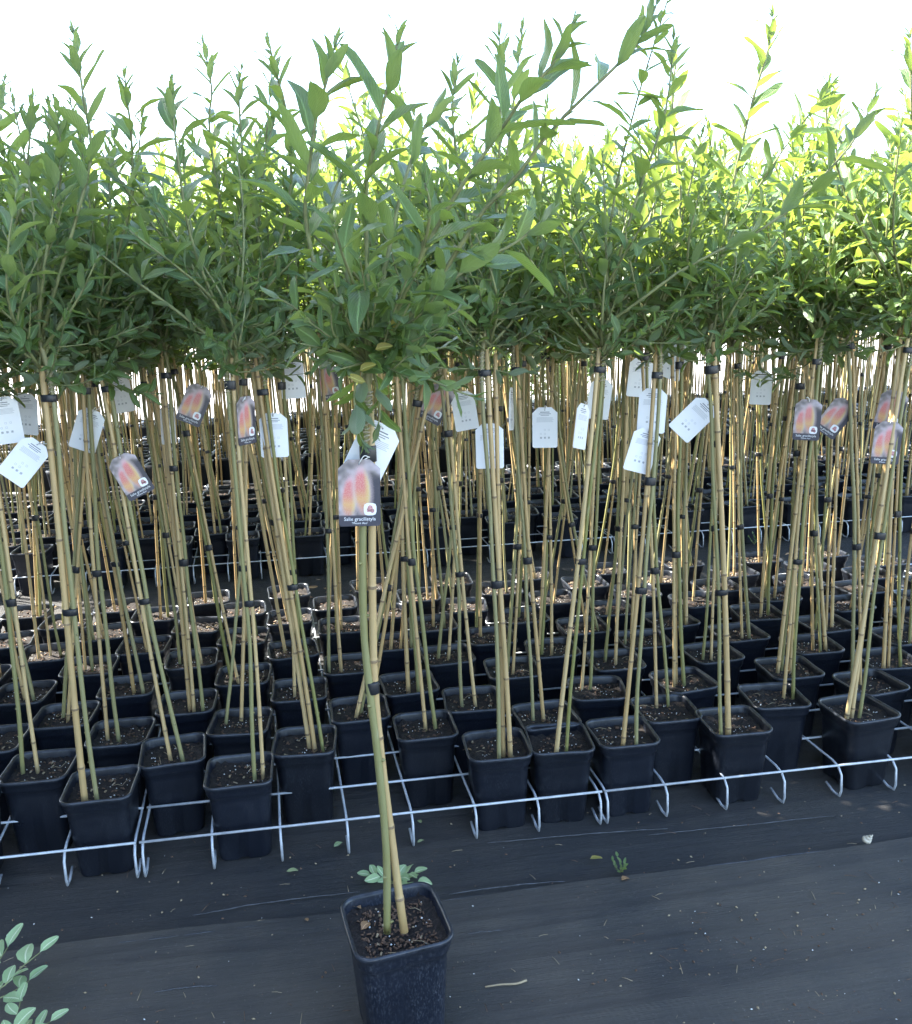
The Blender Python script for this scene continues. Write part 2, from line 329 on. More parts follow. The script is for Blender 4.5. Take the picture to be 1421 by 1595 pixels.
class Crown:
    """shoots of a willow head, local to the graft point"""
    def __init__(s, seed): s.r = random.Random(seed); s.br = MB(); s.lm = []; s.li = []
    def shoot(s, path, rad=.0032, leaf=.07, gap=.022, start=.12, small_base=True, tip=True):
        r = s.r; P = smooth_path(path, 14); seg = np.linalg.norm(np.diff(P, axis=0), axis=1); Ln = seg.sum(); cum = np.r_[0, np.cumsum(seg)]
        s.br.add(*tube(P, np.linspace(rad, rad*.38, len(P)), 5))
        T, U, W = frames(P); phi = r.uniform(0, 6.28); d = Ln*start
        while d < Ln:
            t = d/Ln; i = min(np.searchsorted(cum, d), len(P)-1); p = np.array([np.interp(d, cum, P[:, k]) for k in range(3)])
            ax = T[i]; rad_ = math.cos(phi)*U[i]+math.sin(phi)*W[i]
            if t > .86: sz = leaf*(.95-(t-.86)/.14*.62); ang = R(r.uniform(22, 40))
            else:
                sz = leaf*((.5+.75*min(1, t/.45)) if small_base else 1)*r.uniform(.78, 1.15); ang = R(r.uniform(34, 66))
            dr = ax*math.cos(ang)+rad_*math.sin(ang); dr = dr+np.array([0, 0, -.12*r.random()])
            up = ax*math.sin(ang)-rad_*math.cos(ang)+np.array([r.gauss(0, .22), r.gauss(0, .22), .35])
            s.lm.append(leaf_matrix(p, dr, up, sz, r.uniform(.82, 1.12))); s.li.append(r.randrange(6) if small_base else 4+r.randrange(4))
            if r.random() < .35 and t < .8:        # axillary leaflet
                s.lm.append(leaf_matrix(p, dr+ax*.9+np.array([r.gauss(0, .3) for _ in range(3)]), up, sz*r.uniform(.25, .45), .9)); s.li.append(r.randrange(6))
            phi += R(137.5)+r.gauss(0, .2); d += gap*r.uniform(.7, 1.25)*(1 if t < .86 else .45)
        if tip:
            for k in range(3):
                a = phi+k*2.1; rad_ = math.cos(a)*U[-1]+math.sin(a)*W[-1]
                s.lm.append(leaf_matrix(P[-1], T[-1]+rad_*r.uniform(.15, .45), T[-1]*.3-rad_, leaf*r.uniform(.28, .42), .75)); s.li.append(r.randrange(6))
    def generic(s, n=13, hgt=.5, spread=1., leaf=.066, low=7, lens=(.55, 1.08)):
        r = s.r
        for i in range(n):
            az = i*2.4+r.uniform(-.5, .5); q = (i+.5)/n; tilt = R(6+50*q**.8+r.uniform(-7, 7))*spread; L = hgt*(r.uniform(.82, 1.08) if i % 3 == 0 else r.uniform(.34, .7))*(1.04-.2*q)
            b0 = np.array([r.uniform(-.012, .012), r.uniform(-.012, .012), r.uniform(-.06, .03)])
            dh = np.array([math.cos(az), math.sin(az), 0]); d0 = dh*math.sin(tilt)+np.array([0, 0, math.cos(tilt)])
            d1 = dh*math.sin(tilt*.45)+np.array([0, 0, math.cos(tilt*.45)]); sd_ = np.array([r.gauss(0, .03), r.gauss(0, .03), 0])
            p1 = b0+d0*L*.38; p2 = p1+(d0*.5+d1*.5)*L*.32+sd_*.6; p3 = p2+d1*L*.32+sd_
            s.shoot([b0, p1, p2, p3], rad=r.uniform(.0026, .0038), leaf=leaf*r.uniform(.85, 1.15), gap=.0185)
            if r.random() < .5:
                a2 = az+r.choice([-1, 1])*r.uniform(.5, 1.2); d2 = np.array([math.cos(a2)*.65, math.sin(a2)*.65, .75]); l2 = L*r.uniform(.28, .45)
                st = b0+(p1-b0)*r.uniform(.35, .95); s.shoot([st, st+d2*l2*.5, st+d2*l2+np.array([0, 0, .02])], rad=.002, leaf=leaf*.75, gap=.019, small_base=False)
        for i in range(low):                       # short leafy spurs round the graft
            az = r.uniform(0, 6.28); L = r.uniform(.06, .18); el = r.uniform(-.35, .7)
            b0 = np.array([0, 0, r.uniform(-.08, .05)]); d = np.array([math.cos(az), math.sin(az), el])
            s.shoot([b0, b0+d*L*.5, b0+d*L+np.array([0, 0, .02])], rad=.0017, leaf=leaf*.74, gap=.0165, small_base=False)
    def branch_mesh(s, name='branches'): return s.br.mesh(name, ['twig'])

# ------------------------------------------------------------------ pot, soil, stems
RIM, POT_H, SOIL_Z = .134, .170, .152
def rsq(half, rad, z, k=5):
    pts = []
    for cx, cy, a0 in ((1, 1, 0), (-1, 1, 90), (-1, -1, 180), (1, -1, 270)):
        for i in range(k+1):
            a = R(a0+90*i/k); pts.append((cx*(half-rad)+math.cos(a)*rad, cy*(half-rad)+math.sin(a)*rad, z))
        # mid side point (for the drain notch)
        a = R(a0+90); nx_, ny_ = {0: (-1, 0), 90: (0, -1), 180: (1, 0), 270: (0, 1)}[a0]
        ex, ey = cx*(half-rad)+math.cos(a)*rad, cy*(half-rad)+math.sin(a)*rad; ln = 2*(half-rad)
        for q in (.3, .42, .58, .7): pts.append((ex+nx_*ln*q, ey+ny_*ln*q, z))
    return pts
def pot_mesh(seed, pm='pot'):
    r = random.Random(seed); h = RIM/2
    prof = [(.049, .017, .0), (.0505, .018, .006), (.0585, .021, .128), (.0592, .021, .140), (.0618, .022, .1435), (.0635, .022, .150), (.0645, .022, .161), (.0667, .023, .1635), (h, .023, .167), (h-.0012, .0225, .170), (h-.0042, .021, .1692), (h-.006, .02, .165), (.0575, .02, .138), (.05, .018, .02)]
    b = MB(); V = []
    for q, (hf, rd, z) in enumerate(prof):
        ring = rsq(hf, rd, z)
        if q == 0: ring = [(x, y, .0055 if (i % 10) in (7, 8) else 0) for i, (x, y, _) in enumerate(ring)]
        V += ring
    n = len(rsq(.05, .02, 0)); ax, ay = r.uniform(0, 6), r.uniform(0, 6)
    V = [(x+.0012*math.sin(ay+z*22)*math.sin(ax+3*math.atan2(y, x)), y+.0012*math.sin(ax+z*25)*math.cos(ay+2*math.atan2(y, x)), z) for x, y, z in V]
    F = [[i*n+j, i*n+(j+1) % n, (i+1)*n+(j+1) % n, (i+1)*n+j] for i in range(len(prof)-1) for j in range(n)]
    F.append([(len(prof)-1)*n+j for j in range(n)])
    b.add(V, F)
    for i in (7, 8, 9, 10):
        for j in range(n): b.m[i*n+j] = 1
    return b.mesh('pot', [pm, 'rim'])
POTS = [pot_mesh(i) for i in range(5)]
def soil_mesh(seed, chips=34, white=24, k=15, dry=.09, csz=1.):
    r = random.Random(seed); rs = np.random.RandomState(seed); b = MB(); hf = .0575
    g = np.linspace(-1, 1, k); V = []
    for y in g:
        for x in g:
            q = max(abs(x), abs(y)); e = math.hypot(x, y); s_ = q/e if e > 0 else 1
            rr = (x*s_*.38+x*.62, y*s_*.38+y*.62) if e > 0 else (0, 0)
            V.append((rr[0]*hf*1.1, rr[1]*hf*1.1, SOIL_Z+rs.normal(0, .0022 if k < 20 else .0014)-.003*(1-q)+.002*math.sin(x*3+seed)))
    b.add(V, [[j*k+i, j*k+i+1, (j+1)*k+i+1, (j+1)*k+i] for j in range(k-1) for i in range(k-1)], 0)
    def spot(): a = r.uniform(-.9, .9); c = r.uniform(-.9, .9); return np.array([a*hf*.92, c*hf*.92, SOIL_Z+.0008])
    for _ in range(white):
        p = spot(); s_ = r.uniform(.0007, .0019); o6 = np.array([(1, 0, 0), (-1, 0, 0), (0, 1, 0), (0, -1, 0), (0, 0, 1), (0, 0, -1)])*s_
        b.add(o6+p, [[0, 2, 4], [2, 1, 4], [1, 3, 4], [3, 0, 4], [2, 0, 5], [1, 2, 5], [3, 1, 5], [0, 3, 5]], 1)
    for _ in range(chips):
        p = spot(); q = Quaternion((r.gauss(0, .3), r.gauss(0, .3), 1), r.uniform(0, 6.28)).to_matrix(); sx, sy, sz = r.uniform(.0015, .0045)*csz, r.uniform(.0009, .0022)*csz, r.uniform(.0005, .0013)
        bx = np.array([(x, y, z) for z in (-sz, sz) for x, y in ((-sx, -sy), (sx, -sy*.6), (sx*.8, sy), (-sx, sy*.7))])@np.array(q).T+p+np.array([0, 0, .001])
        b.add(bx, [[3, 2, 1, 0], [4, 5, 6, 7], [0, 1, 5, 4], [1, 2, 6, 5], [2, 3, 7, 6], [3, 0, 4, 7]], 3 if r.random() < dry else 2)
    for _ in range(r.randint(1, 4)):
        p = spot(); a = r.uniform(0, 6.28); L = r.uniform(.012, .03); e = np.array([math.cos(a), math.sin(a), .1])
        b.add(*tube([p, p+e*L*.5+np.array([0, 0, .003]), p+e*L], .0005, 4), m=3)
    return b.mesh('soil', ['soil', 'perlite', 'bark', 'straw'])
SOILS = [soil_mesh(40+i) for i in range(5)]; DRY = [soil_mesh(80+i, 60, 20, dry=.55) for i in range(3)]

STEM_L = .84       # soil to graft
def cane_mb(P, rad, seed, k=8):
    r = random.Random(seed); b = MB(); P = np.asarray(P); seg = np.r_[0, np.cumsum(np.linalg.norm(np.diff(P, axis=0), axis=1))]; L = seg[-1]
    nodes = []; d = r.uniform(.03, .12)
    while d < L: nodes.append(d); d += r.uniform(.10, .19)
    ds = sorted(set([0, L]+[round(x+o, 4) for x in nodes for o in (-.006, -.0022, 0, .0022, .006) if 0 < x+o < L]+list(np.linspace(0, L, 14))))
    Q = np.array([[np.interp(t, seg, P[:, c]) for c in range(3)] for t in ds]); kink = 0
    rr = []
    for t in ds:
        e = min(abs(t-x) for x in nodes); rr.append(rad*(1.0-.18*t/L)*(1.17 if e < .001 else 1.1 if e < .003 else 1.))
    v, f = tube(Q, np.array(rr), k); b.add(v, f)
    for i in range(len(ds)-1):
        if min(abs((ds[i]+ds[i+1])/2-x) for x in nodes) < .0016:
            for j in range(k): b.m[i*k+j] = 1
    return b
def band(P, z, rad, wide=.014):
    """tape wound round everything at height z"""
    k = 12; c = P; rings = []
    for zz, g in ((-wide/2, 1), (-wide/2+.001, 1.04), (wide/2-.001, 1.04), (wide/2, 1)):
        rings += [(c[0]+math.cos(a)*rad[0]*g, c[1]+math.sin(a)*rad[1]*g, z+zz) for a in np.arange(k)*2*math.pi/k]
    f = [[i*k+j, i*k+(j+1) % k, (i+1)*k+(j+1) % k, (i+1)*k+j] for i in range(3) for j in range(k)]+[list(range(k))[::-1], [3*k+j for j in range(k)]]
    return rings, f
class Stem:
    """cane and trunk side by side along +Z from the soil, tape round both"""
    def __init__(s, seed, side=None, crad=None, base=None, third=None):
        r = random.Random(seed); s.crad = crad*.72 if crad else r.uniform(.0036, .0050); s.trad = r.uniform(.0033, .0043)
        sd_ = side if side is not None else r.choice([-1, 1]); off = base if base is not None else r.uniform(.014, .03)
        zs = np.linspace(-.04, STEM_L-.01, 13); wob = r.uniform(0, 6)
        C_ = np.array([(.0035*math.sin(z*5+wob), .003*math.sin(z*4+wob*2), z) for z in zs])
        s.cane = cane_mb(C_, s.crad, seed).mesh('cane', ['cane', 'node'])
        gap = s.crad*.9+s.trad
        zt = [-.04, 0, .12, .28, .42, .56, .7, .8, STEM_L, STEM_L+.035]
        tp = []
        yb = r.uniform(-.012, .012); gy = r.uniform(-.004, .004)
        tz = [r.uniform(.3, .42), r.uniform(.55, .66), r.uniform(.755, .8)]
        for z in zt:
            k = max(0, 1-max(z, 0)/tz[0]); bow = .006*math.sin(z*9+wob)
            if z > .82: k2 = (z-.82)/.055; x = sd_*gap*(1-k2)
            else: x = sd_*(gap+(off-gap)*k**1.1 + abs(bow)*.6)
            cz = np.array([.0035*math.sin(z*5+wob), .003*math.sin(z*4+wob*2)])
            tp.append((cz[0]+x, cz[1]+gy+yb*k, z))
        s.tpath = smooth_path(tp, 22); b = MB(); rad = np.interp(s.tpath[:, 2], [0, .8, .85, .9], [s.trad*1.12, s.trad, s.trad*1.15, s.trad*1.25])
        rad = rad*(1+.05*np.sin(np.arange(len(rad))*2.3+wob)); b.add(*tube(s.tpath, rad, 8))
        for _ in range(7):      # bud scars
            i = r.randrange(4, 19); p = s.tpath[i]; a = r.uniform(0, 6.28); b.add(*tube([p+np.array([math.cos(a), math.sin(a), 0])*s.trad*.6, p+np.array([math.cos(a), math.sin(a), .5])*s.trad*1.5], [.0022, .0012], 5))
        s.trunk = b.mesh('trunk', ['trunk'])
        s.tapes = []
        for z in (tz if r.random() < .35 else [tz[0], tz[2]]):
            i = int(np.argmin(abs(s.tpath[:, 2]-z))); c = np.array([.0035*math.sin(z*5+wob), .003*math.sin(z*4+wob*2)]); tx = np.array([np.interp(z, s.tpath[:, 2], s.tpath[:, k]) for k in (0, 1)])
            mid = (c*1.0+tx)/2; hw = abs(tx[0]-c[0])/2+max(s.crad, s.trad)+.0008
            bb = MB(); bb.add(*band(mid, z, (hw, max(s.crad, s.trad)+.0022), r.uniform(.011, .017))); s.tapes.append(bb.mesh('tape', ['tape']))
        s.tz = tz
        bb = MB(); z0, z1 = STEM_L-.075, STEM_L-.015; t_ = np.linspace(0, 1, 60); cx = np.interp(z0+(z1-z0)*t_, s.tpath[:, 2], s.tpath[:, 0]); cyy = np.interp(z0+(z1-z0)*t_, s.tpath[:, 2], s.tpath[:, 1])
        an = t_*2*math.pi*8; bb.add(*tube(np.c_[cx+np.cos(an)*(s.trad+.0016), cyy+np.sin(an)*(s.trad+.0016), z0+(z1-z0)*t_+.002*np.sin(an*3)], .0009, 4)); s.twine = bb.mesh('twine_wrap', ['twine'])
        s.third = None
        if third: 
            dx, dy = third; P3 = np.linspace((dx, dy, -.04), (-sd_*.013, .006, .82), 8); s.third = cane_mb(P3, .0048, seed+5).mesh('cane', ['cane', 'node'])
STEMS = [Stem(200+i, third=((.03, .012) if i % 4 == 1 else None)) for i in range(12)]

# crowns shared by the trees farther in
VAR = []
for i in range(10):
    c = Crown(500+i); c.generic(n=rnd.randint(13, 16), hgt=rnd.uniform(.42, .54), leaf=rnd.uniform(.048, .057), low=rnd.randint(12, 16))
    VAR.append((c.branch_mesh(), foliage_mesh('foliage', c.lm, c.li, seed=i)))
print('crown leaves', len(c.lm))

ALLTREES = {}
def tree(p, label, group=None, stem=None, direc=None, base=(0, 0), yaw=0., crown=None, soil=None, pot=None, parts=True, r=rnd, scale=1., leaves=0, twine=False, sxform=0., hs=1.):
    """p = pot base on the ground; direc = direction of the stem; base = where the cane leaves the soil"""
    root = bpy.data.objects.new('potted_willow', None); COL.objects.link(root); root.location = p; root.empty_display_size = .05
    tag(root, label, 'tree', group)
    obj('pot', pot or r.choice(POTS), root, rot=(0, 0, yaw)); obj('soil', soil or r.choice(SOILS), root, rot=(0, 0, yaw))
    st = stem or r.choice(STEMS)
    d = Vector(direc) if direc is not None else Vector((r.gauss(0, .035), r.gauss(0, .035), 1)); d.normalize()
    q = Vector((0, 0, 1)).rotation_difference(d); q = q@Quaternion((0, 0, 1), sxform)
    mb_ = Matrix.Translation((base[0], base[1], SOIL_Z)) @ q.to_matrix().to_4x4() @ Matrix.Diagonal((1, 1, hs, 1))
    obj('trunk', st.trunk, root, basis=mb_); obj('cane', st.cane, root, basis=mb_)
    if st.third: obj('cane', st.third, root, basis=mb_)
    for t in st.tapes: obj('tape', t, root, basis=mb_)
    if twine: obj('twine_wrap', st.twine, root, basis=mb_)
    top = mb_ @ Vector((st.tpath[-1][0], st.tpath[-1][1], STEM_L+.03))
    if crown is None:
        bm_, fm = r.choice(VAR); cb = Matrix.Translation(top) @ Matrix.Rotation(r.uniform(0, 6.28), 4, 'Z') @ Matrix.Rotation(r.gauss(0, .06), 4, 'X') @ Matrix.Scale(scale, 4)
        cr_ = obj('crown', bm_, root, basis=cb); stuff(obj('foliage', fm, cr_))
    else:
        cr_ = obj('crown', crown.branch_mesh(), root, basis=Matrix.Translation(top))
        w0 = Vector(p)+top
        order = sorted(range(len(crown.lm)), key=lambda i: -np.linalg.norm(crown.lm[i][:3, 1])/max(.3, (Vector(crown.lm[i][:3, 3])+w0-CO).length)**1.5)
        for i in order[:leaves]: obj('leaf', LEAF_ME[crown.li[i]], cr_, basis=Matrix(crown.lm[i].tolist()))
        rest = order[leaves:]
        if rest: stuff(obj('foliage', foliage_mesh('foliage', [crown.lm[i] for i in rest], [crown.li[i] for i in rest]), cr_))
    return root

# ------------------------------------------------------------------ layout grid
CELL, ROWD, GAP = .130, .1275, .0147
GA, GB = R(8.46), R(11.6)
GU = Vector((math.cos(GA), math.sin(GA), 0)); GV = Vector((-math.sin(GB), math.cos(GB), 0))
ORG = Vector((-.7627, 1.5224, 0))
def gx(col):                                       # left edge of a cell along the row
    return col*CELL + GAP*math.floor((col-1)/7.+1)
def cellc(org, col, row, trays=True):
    return org + GU*(gx(col)+CELL/2) + GV*(.068+row*ROWD)
# rims read from the photograph
SEEN = {(0, 0): (152, 1237), (-1, 1): (62, 1195), (1, 1): (270, 1170), (2, 0): (372, 1212), (3, 1): (475, 1155), (2, 2): (375, 1125), (4, 2): (560, 1105), (0, 2): (188, 1142), (-1, 3): (102, 1115), (1, 3): (292, 1095), (3, 3): (467, 1075), (5, 3): (637, 1065), (0, 4): (200, 1070), (2, 4): (380, 1052), (4, 4): (545, 1035), (1, 5): (300, 1027), (3, 5): (457, 1012), (5, 5): (617, 1000), (2, 6): (380, 992), (1, 7): (310, 975), (4, 6): (532, 975), (3, 7): (452, 962), (2, 8): (380, 950), (3, 9): (450, 922), (4, 8): (522, 940), (5, 9): (580, 912),
        (6, 0): (778, 1172), (7, 0): (878, 1165), (8, 0): (983, 1160), (10, 0): (1156, 1138), (12, 0): (1345, 1110), (11, 1): (1205, 1085), (9, 1): (1037, 1105), (10, 2): (1065, 1060), (8, 2): (930, 1073), (6, 2): (735, 1090), (7, 1): (850, 1115)}
# cane base and cane top pixels, which side the trunk stands on, cane thickness
ST = {(0, 0): ((135, 1250), (66, 600), 1, .0092), (-1, 1): ((62, 1200), (-22, 660), -1, .006), (1, 1): ((268, 1185), (160, 610), 1, .0062), (2, 0): ((412, 1212), (368, 620), -1, .0055), (3, 1): ((488, 1168), (405, 590), 1, .0068), (1, 3): ((300, 1110), (258, 590), 1, .006), (0, 2): ((167, 1150), (128, 600), 1, .0062), (2, 2): ((378, 1120), (382, 600), -1, .006), (5, 3): ((637, 1078), (620, 590), 1, .0075),
      (6, 0): ((793, 1180), (762, 570), -1, .0072), (7, 0): ((870, 1180), (925, 610), 1, .0068), (8, 0): ((972, 1166), (1018, 600), 1, .0068), (10, 0): ((1137, 1152), (1116, 585), -1, .0088), (12, 0): ((1318, 1122), (1404, 600), 1, .0072), (11, 1): ((1218, 1088), (1268, 590), 1, .0058), (9, 1): ((1022, 1098), (1004, 600), 1, .0055), (10, 2): ((1048, 1066), (1056, 600), 1, .0055), (6, 2): ((742, 1100), (692, 590), -1, .0058), (7, 1): ((845, 1120), (808, 590), -1, .006), (8, 2): ((905, 1075), (935, 600), 1, .0055)}
LAB = {(0, 0): 'willow standard with a very thick tan cane and bright green stem beside it', (-1, 1): 'willow standard leaning outward in the wire tray, behind the thick-caned willow',
       (1, 1): 'willow standard with a tilted pot, leaning cane and catkin photo card on it', (2, 0): 'willow standard with pinkish cane and a twig sticking out of its pot',
       (3, 1): 'willow standard leaning towards the tilted pot, white card behind its tan cane', (6, 0): 'willow standard with upright white card and brown leaf on its soil, beside the empty cell',
       (7, 0): 'willow standard in the middle of three touching pots on the front wire', (8, 0): 'willow standard with two white cards one above the other',
       (10, 0): 'willow standard with a single thick upright cane, alone between two empty front cells', (12, 0): 'willow standard leaning outward with catkin photo card, in the right-hand tray',
       (11, 1): 'willow standard with green stem crossing a catkin photo card', (9, 1): 'willow standard directly behind the one with two white cards',
       (7, 1): 'willow standard wedged behind the three touching front pots', (2, 2): 'willow standard straight behind the pinkish cane', (0, 2): 'willow standard with a tilted white card, behind the thick tan cane'}
# long shoots seen against the sky: tree -> pixel paths
SH = {(0, 0): [[(70, 520), (130, 300), (142, 225), (132, 165), (122, 95), (115, 55)]], (1, 1): [[(165, 520), (200, 330), (205, 220), (197, 150), (195, 122)]],
      (2, 2): [[(385, 500), (345, 330), (326, 200), (330, 140), (318, 72)], [(385, 500), (380, 300), (372, 150), (376, 112)]], (3, 1): [[(410, 520), (450, 320), (446, 180), (432, 120), (420, 70)]],
      (2, 0): [[(372, 540), (300, 380), (275, 230), (268, 135)]], (5, 3): [[(620, 500), (650, 300), (653, 180), (652, 102)]],
      (6, 0): [[(765, 510), (775, 300), (780, 150), (778, 58)], [(765, 510), (720, 300), (705, 180), (712, 100)]], (7, 0): [[(925, 545), (981, 480), (1071, 415), (1200, 350), (1291, 265), (1336, 210), (1362, 150)], [(925, 545), (985, 330), (1035, 180), (1050, 62)]],
      (8, 0): [[(1020, 520), (1060, 330), (1048, 180), (1052, 95)]], (10, 0): [[(1117, 520), (1140, 300), (1172, 160), (1196, 80), (1203, 28)]], (12, 0): [[(1405, 520), (1425, 300), (1420, 150), (1418, 60)], [(1405, 520), (1330, 330), (1290, 200), (1292, 128)]],
      (-1, 1): [[(0, 520), (30, 330), (45, 230), (50, 160)], [(0, 520), (70, 400), (95, 260), (85, 160)]]}

def rim_to_base(px, py): q = at(px, py, .165); return Vector((q.x, q.y, 0))
cells1 = [(c, r_) for r_ in range(10) for c in range(-8, 19) if (c+r_) % 2 == 0 and (c, r_) != (4, 0)]+[(7, 0)]
GR1 = 'willow standards in the front block of trays'
n1 = 0
for (c, r_) in sorted(cells1, key=lambda q: (q[1], q[0])):
    p = rim_to_base(*SEEN[(c, r_)]) if (c, r_) in SEEN else cellc(ORG, c, r_)+Vector((rnd.gauss(0, .006), rnd.gauss(0, .006), 0))
    if abs(p.x) > p.y*.52+.62: continue
    nrm = Vector((-GU.y, GU.x, 0)); vv = (p-ORG).dot(nrm)
    if r_ == 0 and vv < .078: p = p+nrm*(.078-vv)
    n1 += 1
    yaw = GA+rnd.gauss(0, .06)+rnd.randrange(4)*math.pi/2
    kw = {}
    if (c, r_) in ST:
        (bx, by), (tx, ty), side, crad = ST[(c, r_)]
        b0 = at(bx, by, SOIL_Z); b0.x = min(max(b0.x, p.x-.045), p.x+.045); b0.y = min(max(b0.y, p.y-.045), p.y+.045)
        t0 = at_y(tx, ty, b0.y+rnd.uniform(-.01, .03)); dd = t0-b0
        kw = dict(stem=Stem(900+c*17+r_, side=side, crad=crad, third=((-.5*(b0.x-p.x), .012) if rnd.random() < .15 else None)), direc=dd, base=(b0.x-p.x, b0.y-p.y))
    else:
        kw = dict(hs=rnd.uniform(.93, 1.05), direc=(rnd.gauss(0, .06), rnd.gauss(0, .04), 1), base=(rnd.gauss(0, .012), rnd.gauss(0, .012)), sxform=rnd.choice([0, math.pi])+rnd.gauss(0, .4))
    soil = rnd.choice(DRY) if r_ >= 8 and c > 5 else None
    near = r_ <= 2 and abs(p.x) < p.y*.56+.1
    if near:
        cr0 = Crown(3000+c*31+r_); cr0.generic(n=rnd.randint(13, 16), hgt=rnd.uniform(.38, .47), leaf=rnd.uniform(.047, .056), low=rnd.randint(15, 19))
        if (c, r_) in SH:
            st = kw['stem']; d = kw['direc'].normalized(); q = Vector((0, 0, 1)).rotation_difference(d)
            top = p+Vector((kw['base'][0], kw['base'][1], SOIL_Z))+q@Vector((st.tpath[-1][0], st.tpath[-1][1], STEM_L+.03))
            for path in SH[(c, r_)]:
                n = len(path); dep = rnd.uniform(-.14, -.02)
                cr0.shoot([(0, 0, 0)]+[np.array(at_y(x, y, top.y+dep*min(1, (k+1)/n*1.3))-top) for k, (x, y) in enumerate(path) if k > 0], rad=.0034, leaf=.062, gap=.019, start=.08)
        kw['crown'] = cr0; kw['leaves'] = 150 if r_ == 0 else 90; kw['twine'] = True
    else: kw['scale'] = rnd.uniform(.85, 1.05)
    lab = LAB.get((c, r_))
    if not lab:
        ORD = ['first', 'second', 'third', 'fourth', 'fifth', 'sixth', 'seventh', 'eighth', 'ninth', 'last']; NUM = ['no', 'one', 'two', 'three', 'four', 'five', 'six', 'seven', 'eight', 'nine', 'ten', 'eleven', 'twelve', 'thirteen', 'fourteen', 'fifteen', 'sixteen', 'seventeen', 'eighteen', 'nineteen', 'twenty', 'twenty-one', 'twenty-two', 'twenty-three', 'twenty-four', 'twenty-five', 'twenty-six', 'twenty-seven']
        wh = 'straight behind the thick-caned willow' if c == 0 else '%s columns %s the thick-caned willow' % (NUM[abs(c)], 'past' if c > 0 else 'before')
        lab = 'potted willow, %s row behind the front wire, %s' % (ORD[r_], wh)
    ALLTREES[(c, r_)] = tree(p, lab, None if (c, r_) in LAB else GR1, yaw=yaw, soil=soil, **kw)

# ------------------------------------------------------------------ the single willow standing out in front
FS = 1.1
fp = at(617, 1437, .168*FS); fp.z = .0055
FY = fp.y
fr = bpy.data.objects.new('potted_willow', None); COL.objects.link(fr); fr.location = fp; fr.empty_display_size = .05
tag(fr, 'single potted willow standard standing out in front of the trays on bare fabric', 'tree')
FYAW = R(17)
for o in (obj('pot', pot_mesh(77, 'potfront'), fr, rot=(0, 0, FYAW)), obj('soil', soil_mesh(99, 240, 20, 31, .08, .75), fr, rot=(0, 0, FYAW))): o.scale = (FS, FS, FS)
def loc(px, py, y): return np.array(at_y(px, py, y)-fp)
zb = at(628, 1442, SOIL_Z+.005)
cane_px = [(630, 1452, -.028), (628, 1440, -.025), (612, 1320, -.008), (594, 1180, .0), (583, 1060, .004), (580, 900, .004), (580, 780, .004), (578, 690, .004), (577, 640, .004)]
trunk_px = [(603, 1452, -.028), (603, 1440, -.026), (602, 1330, -.018), (591, 1200, -.010), (576, 1075, -.002), (567, 980, .002), (565, 860, .002), (568, 720, .003), (571, 640, .004), (573, 590, .006), (574, 565, .008)]
CP = smooth_path([loc(x, y, FY+d) for x, y, d in cane_px], 24); TP = smooth_path([loc(x, y, FY+d) for x, y, d in trunk_px], 30)
obj('cane', cane_mb(CP, .0060, 4, 10).mesh('cane', ['cane', 'node']), fr)
b = MB(); tr_r = .0054*(1+.05*np.sin(np.arange(30)*1.7)); b.add(*tube(TP, tr_r, 10))
for i in range(3, 27, 2):
    a = i*2.1; p = TP[i]; e = np.array([math.cos(a), math.sin(a), .3]); b.add(*tube([p+e*.004, p+e*.0095], [.003, .0014], 6))
obj('trunk', b.mesh('trunk', ['trunk']), fr)
def both(zpx):
    z = loc(576, zpx, FY)[2]; c = np.array([np.interp(z, CP[:, 2], CP[:, k]) for k in (0, 1)]); t = np.array([np.interp(z, TP[:, 2], TP[:, k]) for k in (0, 1)])
    return z, (c+t)/2, abs(c[0]-t[0])/2+.0066
for zpx, w in ((1071, .017), (707, .021), (880, .0)):
    if w:
        z, mid, hw = both(zpx); b = MB(); b.add(*band(mid, z, (hw, .0086), w)); obj('tape', b.mesh('tape', ['tape']), fr)
b = MB(); tt = np.linspace(0, 1, 130); zz0, zz1 = loc(573, 690, FY)[2], loc(573, 610, FY)[2]; za = zz0+(zz1-zz0)*tt; an = tt*2*math.pi*13
b.add(*tube(np.c_[np.interp(za, TP[:, 2], TP[:, 0])+np.cos(an)*.0068, np.interp(za, TP[:, 2], TP[:, 1])+np.sin(an)*.0068, za+.001*np.sin(an*2.3)], .0011, 5)); obj('twine_wrap', b.mesh('twine_wrap', ['twine']), fr)
top = TP[-1]; wtop = fp+Vector(top)
fc = Crown(7)
def fsh(path, dep, **kw):
    n = len(path); pts = [(0, 0, 0)]+[np.array(at_y(x, y, wtop.y+dep*min(1, (k+1)/n*1.2))-wtop) for k, (x, y) in enumerate(path)]; fc.shoot(pts, **kw)
big = dict(rad=.0034, leaf=.066, gap=.020, start=.1)
fsh([(500, 440), (477, 347), (477, 300), (491, 191), (508, 129), (520, 75)], -.07, **big)
fsh([(572, 430), (570, 300), (577, 258), (589, 199), (608, 115), (620, 62)], -.09, **big)
fsh([(640, 430), (690, 337), (721, 287), (778, 206), (816, 150), (861, 100), (888, 45)], -.10, **big)
fsh([(680, 440), (747, 335), (800, 280), (861, 200), (926, 135), (996, 65), (1022, 8)], -.08, **big)
fsh([(600, 420), (625, 300), (660, 200), (690, 165)], .06, **big)
fsh([(540, 430), (515, 330), (540, 250)], .05, **big)
fsh([(620, 480), (655, 400), (670, 330), (662, 285)], -.13, **big)
fsh([(560, 470), (535, 400), (520, 350)], -.12, rad=.003, leaf=.062, gap=.02, start=.1)
fsh([(650, 480), (740, 410), (800, 380), (850, 340)], .03, **big)
